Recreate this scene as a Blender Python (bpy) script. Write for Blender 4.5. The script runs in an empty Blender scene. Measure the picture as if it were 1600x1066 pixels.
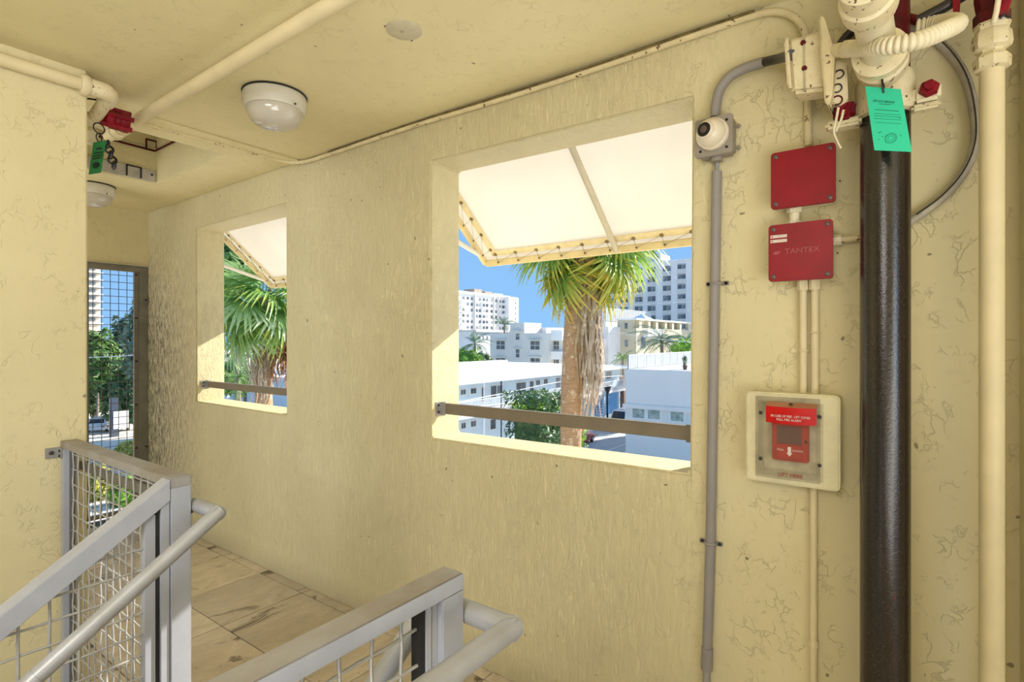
import bpy, bmesh, math, random
from mathutils import Vector, Matrix
random.seed(7)
R = math.radians
C = bpy.context.scene.collection
SC = bpy.context.scene

# ------------------------------------------------------------------ frame of reference
# X runs towards the long wall with the openings, Y along that wall, Z up; floor of the landing at z = 0
D = 1.9                       # distance from the eye to the long wall
HC = 1.475                    # eye height
GZ = -8.5                     # street level
ZC = HC + 0.565 * D           # ceiling
SA, CA = 0.8079, 0.5894       # direction of view in plan

def P(x, y, z):               # units of D, height relative to the eye
    return Vector((x * D, y * D, HC + z * D))
def ray(u, v):
    t = (u - 800) / 850.0
    return Vector((SA + CA * t, CA - SA * t, -(v - 531) / 850.0))
EYE = Vector((0, 0, HC))
def atX(u, v, x): r = ray(u, v); return EYE + r * (x / r.x)
def atY(u, v, y): r = ray(u, v); return EYE + r * (y / r.y)
def atZ(u, v, z): r = ray(u, v); return EYE + r * ((z - HC) / r.z)
def far(u, v, s): return EYE + ray(u, v) * s

# ------------------------------------------------------------------ camera, sky, sun, bay daylight, fill lamps, exposure
cam = bpy.data.cameras.new('camera'); co = bpy.data.objects.new('camera', cam); C.objects.link(co)
cam.sensor_fit = 'HORIZONTAL'; cam.sensor_width = 36.0; cam.lens = 850 / 1600 * 36.0
cam.shift_y = -2 / 1600.0; cam.clip_start = 0.02; cam.clip_end = 3000
co.location = EYE
co.rotation_euler = (R(90), 0, -math.atan2(SA, CA))
SC.camera = co
SC.view_settings.view_transform = 'Standard'; SC.view_settings.look = 'None'
SC.view_settings.gamma = 1.0; SC.view_settings.use_curve_mapping = False
SC.view_settings.exposure = 0.0

w = bpy.data.worlds.new('sky'); SC.world = w; w.use_nodes = True
nt = w.node_tree; nt.nodes.clear()
o_ = nt.nodes.new('ShaderNodeOutputWorld'); b_ = nt.nodes.new('ShaderNodeBackground')
tc = nt.nodes.new('ShaderNodeTexCoord'); sp = nt.nodes.new('ShaderNodeSeparateXYZ'); cr = nt.nodes.new('ShaderNodeValToRGB')
nt.links.new(tc.outputs['Generated'], sp.inputs[0]); nt.links.new(sp.outputs['Z'], cr.inputs[0])
cr.color_ramp.elements[0].position = 0.0; cr.color_ramp.elements[0].color = (0.27, 0.54, 0.90, 1)
cr.color_ramp.elements[1].position = 1.0; cr.color_ramp.elements[1].color = (0.24, 0.42, 0.74, 1)
e = cr.color_ramp.elements.new(0.16); e.color = (0.25, 0.50, 0.86, 1)
nt.links.new(cr.outputs[0], b_.inputs[0]); b_.inputs[1].default_value = 1.12
nt.links.new(b_.outputs[0], o_.inputs[0])

SUN_AZ, SUN_EL = R(20), R(29)
sun = bpy.data.lights.new('sun', 'SUN'); so = bpy.data.objects.new('sun', sun); C.objects.link(so)
sun.energy = 10.0; sun.angle = R(0.53); sun.color = (1.0, 0.94, 0.83)
to_sun = Vector((math.cos(SUN_AZ) * math.cos(SUN_EL), -math.sin(SUN_AZ) * math.cos(SUN_EL), math.sin(SUN_EL)))
so.rotation_euler = to_sun.to_track_quat('Z', 'Y').to_euler(); so.location = (40, -8, 30)

def area(name, loc, aim, sx, sy, power, col):
    l = bpy.data.lights.new(name, 'AREA'); l.shape = 'RECTANGLE'; l.size = sx; l.size_y = sy; l.energy = power; l.color = col
    o = bpy.data.objects.new(name, l); C.objects.link(o); o.location = loc
    o.rotation_euler = (Vector(loc) - Vector(aim)).to_track_quat('Z', 'Y').to_euler(); return o
# daylight entering the open sides of the landing behind and beside the photographer
area('open_bay_light', (-1.45, -3.45, 1.35), (1.2, 0.6, 1.35), 1.3, 2.1, 30, (0.84, 0.92, 1.0))
# fill lamp added behind the camera, aimed up to lift the ceiling
area('bounce_fill', (-0.7, -1.0, 0.8), (-0.2, -0.3, 2.6), 1.8, 1.8, 47, (1.0, 0.98, 0.93)).data.spread = R(130)
# unseen fill lamp added over the stair to brighten the middle wall and floor
area('stairwell_fill', (-1.4, 0.45, 2.2), (1.7, 2.6, 0.3), 1.3, 1.0, 23, (1.0, 0.98, 0.95)).data.spread = R(105)
# fill lamp added out of view behind the left wall to lift the far end
area('corridor_fill', (-2.2, 3.95, 1.4), (1.9, 4.2, 1.5), 1.8, 2.0, 42, (1.0, 0.99, 0.95))

# ------------------------------------------------------------------ materials
def nodes(name):
    m = bpy.data.materials.new(name); m.use_nodes = True
    n = m.node_tree; n.nodes.clear()
    out = n.nodes.new('ShaderNodeOutputMaterial'); bs = n.nodes.new('ShaderNodeBsdfPrincipled')
    n.links.new(bs.outputs[0], out.inputs[0])
    return m, n, bs
def N(n, typ, **kw):
    x = n.nodes.new(typ)
    for k, v in kw.items(): setattr(x, k, v)
    return x
def noise(n, vec, scale, detail=4, rough=0.55, dist=0.0):
    x = N(n, 'ShaderNodeTexNoise'); x.inputs['Scale'].default_value = scale; x.inputs['Detail'].default_value = detail
    x.inputs['Roughness'].default_value = rough; x.inputs['Distortion'].default_value = dist
    n.links.new(vec, x.inputs['Vector']); return x.outputs['Fac']
def mapping(n, vec, sc):
    x = N(n, 'ShaderNodeMapping'); x.inputs['Scale'].default_value = sc; n.links.new(vec, x.inputs[0]); return x.outputs[0]
def ramp(n, fac, a, b, ca=(0, 0, 0, 1), cb=(1, 1, 1, 1)):
    x = N(n, 'ShaderNodeValToRGB'); x.color_ramp.elements[0].position = a; x.color_ramp.elements[1].position = b
    x.color_ramp.elements[0].color = ca; x.color_ramp.elements[1].color = cb
    n.links.new(fac, x.inputs[0]); return x.outputs[0]
def math_(n, op, a, b):
    x = N(n, 'ShaderNodeMath', operation=op)
    for i, k in enumerate((a, b)):
        if isinstance(k, (int, float)): x.inputs[i].default_value = k
        else: n.links.new(k, x.inputs[i])
    return x.outputs[0]
def mix(n, fac, a, b, blend='MIX'):
    x = N(n, 'ShaderNodeMix', data_type='RGBA', blend_type=blend)
    if isinstance(fac, (int, float)): x.inputs[0].default_value = fac
    else: n.links.new(fac, x.inputs[0])
    for i, k in ((6, a), (7, b)):
        if isinstance(k, (tuple, list)): x.inputs[i].default_value = (*k[:3], 1)
        else: n.links.new(k, x.inputs[i])
    return x.outputs[2]
def bump(n, bs, h, strength, dist):
    x = N(n, 'ShaderNodeBump'); x.inputs['Strength'].default_value = strength; x.inputs['Distance'].default_value = dist
    n.links.new(h, x.inputs['Height']); n.links.new(x.outputs[0], bs.inputs['Normal'])
def objco(n): return N(n, 'ShaderNodeTexCoord').outputs['Object']

M = {}
def plain(key, col, rough=0.6, metal=0.0, var=0.12, scale=12.0, bmp=0.0, bscale=60.0, col2=None, chips=None, chipamt=0.62):
    m, n, bs = nodes(key); v = objco(n)
    c2 = col2 or tuple(c * (1 - var * 2) for c in col)
    f = ramp(n, noise(n, v, scale, 5), 0.35, 0.7)
    c = mix(n, f, col, c2)
    if chips:
        k = ramp(n, noise(n, v, scale * 3.1, 3, 0.6), chipamt, chipamt + 0.02)
        c = mix(n, k, c, chips)
    n.links.new(c, bs.inputs['Base Color']); bs.inputs['Roughness'].default_value = rough; bs.inputs['Metallic'].default_value = metal
    if bmp: bump(n, bs, noise(n, v, bscale, 4), bmp, 0.004)
    M[key] = m; return m

YEL = (0.735, 0.65, 0.395)
def stucco(key, col, drips=False, worms=0.6, dirt=False, rough=0.72):
    m, n, bs = nodes(key); v = objco(n)
    base = mix(n, ramp(n, noise(n, v, 1.6, 5, 0.6), 0.35, 0.7), col, tuple(c * f for c, f in zip(col, (0.90, 0.89, 0.86))))
    base = mix(n, ramp(n, noise(n, v, 14, 4), 0.62, 0.8), base, tuple(c * 0.86 for c in col))
    # trowel cracks, broken up
    nv = N(n, 'ShaderNodeTexNoise'); nv.inputs['Scale'].default_value = 11; nv.inputs['Detail'].default_value = 5; n.links.new(v, nv.inputs['Vector'])
    off = N(n, 'ShaderNodeVectorMath', operation='MULTIPLY_ADD'); n.links.new(nv.outputs['Color'], off.inputs[0])
    off.inputs[1].default_value = (0.20, 0.20, 0.20); n.links.new(v, off.inputs[2])
    vo = N(n, 'ShaderNodeTexVoronoi', feature='DISTANCE_TO_EDGE'); vo.inputs['Scale'].default_value = 19
    n.links.new(mapping(n, off.outputs[0], (1, 1, .55)), vo.inputs['Vector'])
    crack = ramp(n, vo.outputs['Distance'], 0.0, 0.045)
    gate = ramp(n, noise(n, v, 15, 5), 0.50, 0.60)
    inv = math_(n, 'SUBTRACT', 1.0, crack)
    line = math_(n, 'MULTIPLY', inv, gate)
    h = math_(n, 'MULTIPLY', line, -worms)
    h = math_(n, 'ADD', h, math_(n, 'MULTIPLY', noise(n, v, 26, 6, 0.6), 0.5))
    base = mix(n, math_(n, 'MULTIPLY', line, 0.10 if not drips else 0.08), base, tuple(c * 0.45 for c in col))
    sep = N(n, 'ShaderNodeSeparateXYZ'); n.links.new(v, sep.inputs[0])
    if drips:
        dv = noise(n, mapping(n, v, (16, 30, 8)), 1.7, 7, 0.72, 1.6)
        g = ramp(n, sep.outputs['Y'], 0.35, 1.0)
        h = math_(n, 'ADD', h, math_(n, 'MULTIPLY', math_(n, 'MULTIPLY', ramp(n, dv, 0.42, 0.66), 0.95), g))
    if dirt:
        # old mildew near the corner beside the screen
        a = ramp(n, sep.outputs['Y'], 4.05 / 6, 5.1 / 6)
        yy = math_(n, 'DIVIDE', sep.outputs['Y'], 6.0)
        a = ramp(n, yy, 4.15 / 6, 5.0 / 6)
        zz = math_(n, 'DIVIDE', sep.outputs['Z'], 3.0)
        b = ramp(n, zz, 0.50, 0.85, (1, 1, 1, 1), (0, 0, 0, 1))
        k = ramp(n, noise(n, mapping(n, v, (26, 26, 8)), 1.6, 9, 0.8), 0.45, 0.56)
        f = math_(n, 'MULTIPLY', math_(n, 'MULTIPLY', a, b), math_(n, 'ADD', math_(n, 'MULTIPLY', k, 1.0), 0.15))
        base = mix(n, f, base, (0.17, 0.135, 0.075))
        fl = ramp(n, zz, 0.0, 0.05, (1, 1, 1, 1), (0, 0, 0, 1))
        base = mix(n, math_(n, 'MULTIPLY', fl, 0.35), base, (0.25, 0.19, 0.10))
    # specks
    sp_ = ramp(n, noise(n, v, 34, 1, 0.3), 0.80, 0.82)
    base = mix(n, math_(n, 'MULTIPLY', sp_, 0.7), base, (0.12, 0.09, 0.05))
    n.links.new(base, bs.inputs['Base Color']); bs.inputs['Roughness'].default_value = rough
    bump(n, bs, h, 0.6 if drips else 0.5, 0.006)
    M[key] = m; return m
stucco('stucco_long', YEL, drips=True, worms=0.8, dirt=True)
stucco('stucco', YEL, worms=0.7)
stucco('stucco_ceiling', (0.79, 0.70, 0.415), worms=0.5)

def travertine():
    m, n, bs = nodes('travertine')
    v0 = objco(n); oi = N(n, 'ShaderNodeObjectInfo')
    cx = N(n, 'ShaderNodeCombineXYZ'); n.links.new(math_(n, 'MULTIPLY', oi.outputs['Random'], 40.0), cx.inputs[0]); n.links.new(math_(n, 'MULTIPLY', oi.outputs['Random'], 17.0), cx.inputs[1])
    va = N(n, 'ShaderNodeVectorMath', operation='ADD'); n.links.new(v0, va.inputs[0]); n.links.new(cx.outputs[0], va.inputs[1]); v = va.outputs[0]
    band = noise(n, mapping(n, v, (2.2, 4.6, 1)), 1.7, 8, 0.7, 1.2)
    c = mix(n, ramp(n, band, 0.38, 0.62), (0.66, 0.56, 0.42), (0.53, 0.44, 0.32))
    c = mix(n, ramp(n, noise(n, mapping(n, v, (1, 2.0, 1)), 2.3, 6, 0.7, 0.8), 0.57, 0.63), c, (0.17, 0.125, 0.085))
    hs = N(n, 'ShaderNodeHueSaturation'); hs.inputs['Value'].default_value = 1.0
    n.links.new(math_(n, 'ADD', math_(n, 'MULTIPLY', oi.outputs['Random'], 0.35), 0.80), hs.inputs['Value']); n.links.new(c, hs.inputs['Color'])
    pit = ramp(n, noise(n, mapping(n, v, (14, 30, 1)), 1.9, 3, 0.6), 0.66, 0.72)
    c2 = mix(n, math_(n, 'MULTIPLY', pit, 0.75), hs.outputs[0], (0.07, 0.05, 0.03))
    n.links.new(c2, bs.inputs['Base Color']); bs.inputs['Roughness'].default_value = 0.48
    bump(n, bs, pit, -0.35, 0.004); M['travertine'] = m
travertine()
plain('grout', (0.16, 0.12, 0.08), 0.9)
plain('rail_paint', (0.46, 0.485, 0.56), 0.42, 0.25, 0.08, 9, 0.05, 120)
plain('rail_worn', (0.37, 0.36, 0.355), 0.5, 0.25, 0.2, 7, 0.06, 90, (0.27, 0.225, 0.17))
plain('handrail', (0.42, 0.43, 0.46), 0.34, 0.2, 0.12, 9, 0.04, 90, (0.33, 0.325, 0.32))
plain('wire', (0.50, 0.50, 0.50), 0.42, 0.3, 0.1, 30)
plain('wire_dark', (0.17, 0.17, 0.17), 0.5, 0.3, 0.1, 30)
plain('screen_frame', (0.25, 0.235, 0.19), 0.55, 0.2, 0.15, 8)
plain('gap_black', (0.012, 0.012, 0.013), 0.7)
plain('bar_bronze', (0.235, 0.195, 0.14), 0.45, 0.25, 0.08, 8)
plain('bracket_metal', (0.42, 0.41, 0.40), 0.4, 0.5, 0.1, 20)
plain('bolt', (0.06, 0.055, 0.05), 0.5, 0.5)
plain('cream_pipe', (0.78, 0.67, 0.42), 0.45, 0, 0.06, 8, 0.12, 40)
plain('cream_pipe_rusty', (0.76, 0.65, 0.39), 0.5, 0, 0.08, 16, 0.15, 60, None, (0.16, 0.09, 0.045), 0.635)
plain('cream_metal', (0.78, 0.69, 0.46), 0.4, 0, 0.1, 22, 0.25, 50, (0.68, 0.58, 0.36), (0.13, 0.07, 0.05), 0.645)
plain('cream_white', (0.80, 0.72, 0.51), 0.38, 0, 0.06, 20, 0.2, 60)
plain('conduit_gray', (0.30, 0.275, 0.255), 0.5, 0.0, 0.05, 8)
plain('camera_box', (0.31, 0.275, 0.225), 0.55, 0, 0.05, 10)
plain('white_plastic', (0.78, 0.75, 0.66), 0.35, 0, 0.03, 10)
plain('camera_shell', (0.80, 0.71, 0.55), 0.3, 0, 0.03, 10)
plain('lens_black', (0.01, 0.01, 0.012), 0.12)
plain('lens_ring', (0.12, 0.085, 0.08), 0.25)
plain('hose_black', (0.03, 0.024, 0.022), 0.4)
plain('hose_grey', (0.46, 0.42, 0.33), 0.5, 0, 0.15, 20)
plain('red_box', (0.275, 0.006, 0.012), 0.38, 0, 0.1, 10, 0.05, 40, None, (0.55, 0.2, 0.18), 0.735)
plain('red_box_worn', (0.30, 0.008, 0.012), 0.34, 0, 0.18, 7, 0.08, 30, None, (0.58, 0.18, 0.16), 0.665)
plain('red_raised', (0.40, 0.06, 0.06), 0.4)
plain('red_paint', (0.27, 0.008, 0.02), 0.42, 0, 0.25, 25, 0.25, 60, None, (0.62, 0.40, 0.36), 0.70)
plain('oxide_red', (0.11, 0.006, 0.010), 0.42, 0, 0.3, 20)
plain('alarm_red', (0.42, 0.02, 0.018), 0.45, 0, 0.1, 20, 0, 60, None, (0.16, 0.02, 0.02), 0.66)
plain('alarm_band', (0.62, 0.012, 0.010), 0.4)
plain('alarm_cap', (0.52, 0.20, 0.105), 0.5)
plain('alarm_dark', (0.10, 0.02, 0.018), 0.5)
plain('alarm_back', (0.76, 0.69, 0.44), 0.5, 0, 0.08, 14, 0.3, 50)
plain('seal_gum', (0.52, 0.46, 0.30), 0.5, 0, 0.2, 14)
plain('white_print', (0.86, 0.82, 0.76), 0.5)
plain('red_print', (0.36, 0.03, 0.02), 0.5)
plain('pink_label', (0.80, 0.66, 0.60), 0.5)
plain('tag_mint', (0.045, 0.66, 0.40), 0.6, 0, 0.06, 6)
plain('tag_green', (0.012, 0.22, 0.055), 0.55, 0, 0.1, 10)
plain('tag_ink', (0.015, 0.24, 0.15), 0.7)
plain('tag_black', (0.006, 0.03, 0.015), 0.7)
plain('strap_black', (0.01, 0.01, 0.012), 0.4)
plain('seam_shade', (0.20, 0.145, 0.045), 0.9, 0, 0.3, 30)  # dark brown for the shaded gap over the ceiling conduit
plain('gasket', (0.015, 0.012, 0.01), 0.6)
plain('lamp_base', (0.66, 0.63, 0.53), 0.45, 0, 0.04, 10)
plain('plate_grey', (0.60, 0.54, 0.38), 0.6, 0, 0.08, 20)
plain('hatch_track', (0.60, 0.57, 0.52), 0.5, 0.1, 0.15, 14)

for k_ in ('red_box', 'red_box_worn', 'red_paint', 'oxide_red', 'alarm_red', 'alarm_band', 'tag_mint'):
    M[k_].node_tree.nodes['Principled BSDF'].inputs['Specular IOR Level'].default_value = 0.22
def black_pipe():
    m, n, bs = nodes('black_pipe'); v = objco(n)
    c = mix(n, ramp(n, noise(n, mapping(n, v, (8, 8, 1.6)), 3, 6, 0.7), 0.5, 0.75), (0.010, 0.006, 0.006), (0.030, 0.014, 0.012))
    k = ramp(n, noise(n, mapping(n, v, (6, 6, 1.1)), 3.2, 4, 0.6), 0.66, 0.72)
    c = mix(n, math_(n, 'MULTIPLY', k, 0.8), c, (0.13, 0.012, 0.014))
    sp_ = ramp(n, noise(n, v, 210, 2, 0.5), 0.60, 0.72)
    c = mix(n, math_(n, 'MULTIPLY', sp_, 0.30), c, (0.16, 0.12, 0.09))
    n.links.new(c, bs.inputs['Base Color'])
    rr = N(n, 'ShaderNodeMapRange'); n.links.new(noise(n, v, 150, 3), rr.inputs[0]); rr.inputs[3].default_value = 0.10; rr.inputs[4].default_value = 0.36
    n.links.new(rr.outputs[0], bs.inputs['Roughness']); bs.inputs['Specular IOR Level'].default_value = 0.9
    bump(n, bs, noise(n, v, 190, 3), 0.30, 0.0016); M['black_pipe'] = m
black_pipe()

def glassy(key, col, rough, alpha_mix):
    m = bpy.data.materials.new(key); m.use_nodes = True; n = m.node_tree; n.nodes.clear()
    out = N(n, 'ShaderNodeOutputMaterial'); t = N(n, 'ShaderNodeBsdfTransparent'); g = N(n, 'ShaderNodeBsdfPrincipled')
    g.inputs['Base Color'].default_value = (*col, 1); g.inputs['Roughness'].default_value = rough; g.inputs['Specular IOR Level'].default_value = 0.8
    mx = N(n, 'ShaderNodeMixShader'); mx.inputs[0].default_value = alpha_mix
    n.links.new(t.outputs[0], mx.inputs[1]); n.links.new(g.outputs[0], mx.inputs[2]); n.links.new(mx.outputs[0], out.inputs[0]); M[key] = m
glassy('clear_cover', (0.50, 0.44, 0.28), 0.06, 0.13)
def dome_mat():
    m, n, bs = nodes('lamp_dome'); bs.inputs['Base Color'].default_value = (0.54, 0.50, 0.42, 1); bs.inputs['Roughness'].default_value = 0.12
    bs.inputs['Coat Weight'].default_value = 0.5; bs.inputs['Subsurface Weight'].default_value = 0.0
    M['lamp_dome'] = m
dome_mat()
def canvas_mat():
    m = bpy.data.materials.new('awning_canvas'); m.use_nodes = True; n = m.node_tree; n.nodes.clear()
    out = N(n, 'ShaderNodeOutputMaterial'); d = N(n, 'ShaderNodeBsdfDiffuse'); t = N(n, 'ShaderNodeBsdfTranslucent'); mx = N(n, 'ShaderNodeMixShader')
    v = objco(n); c = mix(n, ramp(n, noise(n, v, 3.0, 5), 0.4, 0.75), (0.74, 0.70, 0.63), (0.71, 0.665, 0.59))
    n.links.new(c, d.inputs[0]); n.links.new(c, t.inputs[0]); mx.inputs[0].default_value = 0.17
    n.links.new(d.outputs[0], mx.inputs[1]); n.links.new(t.outputs[0], mx.inputs[2]); n.links.new(mx.outputs[0], out.inputs[0]); M['awning_canvas'] = m
canvas_mat()
plain('awning_hem', (0.80, 0.68, 0.42), 0.7, 0, 0.08, 20)
plain('awning_bar', (0.80, 0.67, 0.38), 0.6, 0, 0.06, 14, 0.1, 40)
plain('awning_rafter', (0.55, 0.50, 0.38), 0.5, 0.1, 0.06, 14)
plain('cord', (0.42, 0.37, 0.28), 0.7)
plain('grommet', (0.22, 0.17, 0.08), 0.4, 0.6)

# outdoors
plain('white_wall', (0.86, 0.84, 0.80), 0.7, 0, 0.04, 0.6)
plain('white_bright', (0.88, 0.88, 0.86), 0.7, 0, 0.03, 0.6)
plain('grey_wall', (0.76, 0.73, 0.67), 0.75, 0, 0.05, 0.4)
plain('blue_wall', (0.74, 0.86, 0.92), 0.7, 0, 0.05, 0.4)
plain('blue_deep', (0.10, 0.30, 0.62), 0.7, 0, 0.05, 0.4)
plain('pale_blue', (0.90, 0.865, 0.82), 0.7, 0, 0.03, 0.3)
plain('beige_wall', (0.66, 0.59, 0.42), 0.75, 0, 0.05, 0.4)
plain('beige_dark', (0.62, 0.56, 0.40), 0.75, 0, 0.05, 0.4)
plain('sand_tower', (0.80, 0.68, 0.52), 0.75, 0, 0.05, 0.3)
plain('roof_white', (0.90, 0.90, 0.88), 0.8, 0, 0.05, 0.25)
plain('pane', (0.18, 0.20, 0.21), 0.12, 0, 0.3, 0.8)
plain('pane_grey', (0.32, 0.34, 0.35), 0.2, 0, 0.3, 0.8)
plain('pane_green', (0.16, 0.26, 0.24), 0.15, 0, 0.4, 2.5, 0, 60, (0.50, 0.58, 0.56))
plain('white_metal', (0.84, 0.84, 0.84), 0.5, 0, 0.02, 2)
plain('asphalt', (0.52, 0.51, 0.50), 0.9, 0, 0.1, 0.3)
plain('concrete', (0.78, 0.71, 0.62), 0.9, 0, 0.1, 0.3)
plain('brick_paving', (0.48, 0.30, 0.27), 0.9, 0, 0.12, 0.8)
plain('road_paint', (0.80, 0.80, 0.78), 0.8)
plain('car_white', (0.82, 0.83, 0.84), 0.25)
plain('car_red', (0.48, 0.045, 0.05), 0.25)
plain('car_dark', (0.10, 0.12, 0.15), 0.25)
plain('car_glass', (0.02, 0.025, 0.03), 0.08)
plain('tyre', (0.02, 0.02, 0.02), 0.8)
plain('hub', (0.5, 0.5, 0.5), 0.3, 0.7)
plain('lamp_post', (0.035, 0.045, 0.05), 0.5)
plain('power_line', (0.80, 0.80, 0.78), 0.6)
plain('brown_wall', (0.22, 0.14, 0.11), 0.8)
plain('equipment', (0.52, 0.40, 0.31), 0.8)
def leafmat(key, a, b, c=None, rough=0.45, scale=1.2):
    m = bpy.data.materials.new(key); m.use_nodes = True; n = m.node_tree; n.nodes.clear()
    out = N(n, 'ShaderNodeOutputMaterial'); d = N(n, 'ShaderNodeBsdfPrincipled'); t = N(n, 'ShaderNodeBsdfTranslucent'); mx = N(n, 'ShaderNodeMixShader')
    v = objco(n); col = mix(n, ramp(n, noise(n, v, scale, 4), 0.38, 0.65), a, b)
    if c: col = mix(n, ramp(n, noise(n, v, scale * 2.3, 3), 0.55, 0.68), col, c)
    n.links.new(col, d.inputs['Base Color']); n.links.new(col, t.inputs[0]); d.inputs['Roughness'].default_value = rough
    mx.inputs[0].default_value = 0.3; n.links.new(d.outputs[0], mx.inputs[1]); n.links.new(t.outputs[0], mx.inputs[2]); n.links.new(mx.outputs[0], out.inputs[0]); M[key] = m
leafmat('leaf_mid', (0.16, 0.30, 0.07), (0.10, 0.22, 0.06), (0.30, 0.42, 0.12), 0.5, 0.9)
leafmat('leaf_dark', (0.07, 0.14, 0.05), (0.13, 0.22, 0.08), (0.22, 0.33, 0.13), 0.5, 1.2)
leafmat('leaf_lime', (0.30, 0.52, 0.06), (0.20, 0.40, 0.05), (0.42, 0.58, 0.12), 0.5, 1.5)
leafmat('leaf_grey', (0.20, 0.30, 0.19), (0.12, 0.20, 0.13), (0.34, 0.42, 0.30), 0.5, 0.6)
leafmat('leaf_yellow', (0.62, 0.58, 0.12), (0.40, 0.50, 0.12), (0.80, 0.68, 0.10), 0.5, 0.8)
leafmat('dead_frond', (0.50, 0.36, 0.20), (0.36, 0.24, 0.12), (0.66, 0.54, 0.36), 0.7, 3)
leafmat('dead_brown', (0.36, 0.17, 0.08), (0.24, 0.11, 0.05), (0.48, 0.28, 0.14), 0.7, 3)
leafmat('dead_pale', (0.66, 0.56, 0.44), (0.46, 0.35, 0.24), (0.78, 0.70, 0.58), 0.7, 4)
def frond_mat(key, base, tip, tip2):
    # fan blades: green at the hub, yellowing towards the tips (distance from the hub of the leaf)
    m = bpy.data.materials.new(key); m.use_nodes = True; n = m.node_tree; n.nodes.clear()
    out = N(n, 'ShaderNodeOutputMaterial'); d = N(n, 'ShaderNodeBsdfPrincipled'); t = N(n, 'ShaderNodeBsdfTranslucent'); mx = N(n, 'ShaderNodeMixShader')
    at = N(n, 'ShaderNodeAttribute'); at.attribute_name = 'along'
    col = mix(n, ramp(n, at.outputs['Fac'], 0.45, 1.0), base, tip)
    col = mix(n, math_(n, 'MULTIPLY', ramp(n, noise(n, objco(n), 3.0, 3), 0.55, 0.62), ramp(n, at.outputs['Fac'], 0.3, 0.8)), col, tip2)
    n.links.new(col, d.inputs['Base Color']); n.links.new(col, t.inputs[0]); d.inputs['Roughness'].default_value = 0.4
    mx.inputs[0].default_value = 0.35; n.links.new(d.outputs[0], mx.inputs[1]); n.links.new(t.outputs[0], mx.inputs[2]); n.links.new(mx.outputs[0], out.inputs[0]); M[key] = m
frond_mat('frond_green', (0.16, 0.34, 0.07), (0.42, 0.56, 0.12), (0.70, 0.62, 0.08))
frond_mat('frond_yellow', (0.26, 0.42, 0.08), (0.76, 0.66, 0.10), (0.80, 0.48, 0.08))
frond_mat('frond_light', (0.30, 0.50, 0.16), (0.60, 0.72, 0.40), (0.74, 0.80, 0.58))
def bark(key, a, b, c):
    m, n, bs = nodes(key); v = objco(n)
    f = noise(n, mapping(n, v, (1, 1, 5)), 4.5, 6, 0.7)
    col = mix(n, ramp(n, f, 0.35, 0.65), a, b); col = mix(n, ramp(n, noise(n, v, 9, 4), 0.56, 0.66), col, c)
    n.links.new(col, bs.inputs['Base Color']); bs.inputs['Roughness'].default_value = 0.85; bump(n, bs, f, 0.8, 0.03); M[key] = m
bark('palm_bark', (0.54, 0.33, 0.17), (0.36, 0.22, 0.12), (0.66, 0.50, 0.33))
bark('tree_bark', (0.30, 0.25, 0.19), (0.20, 0.16, 0.12), (0.40, 0.35, 0.28))

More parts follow.
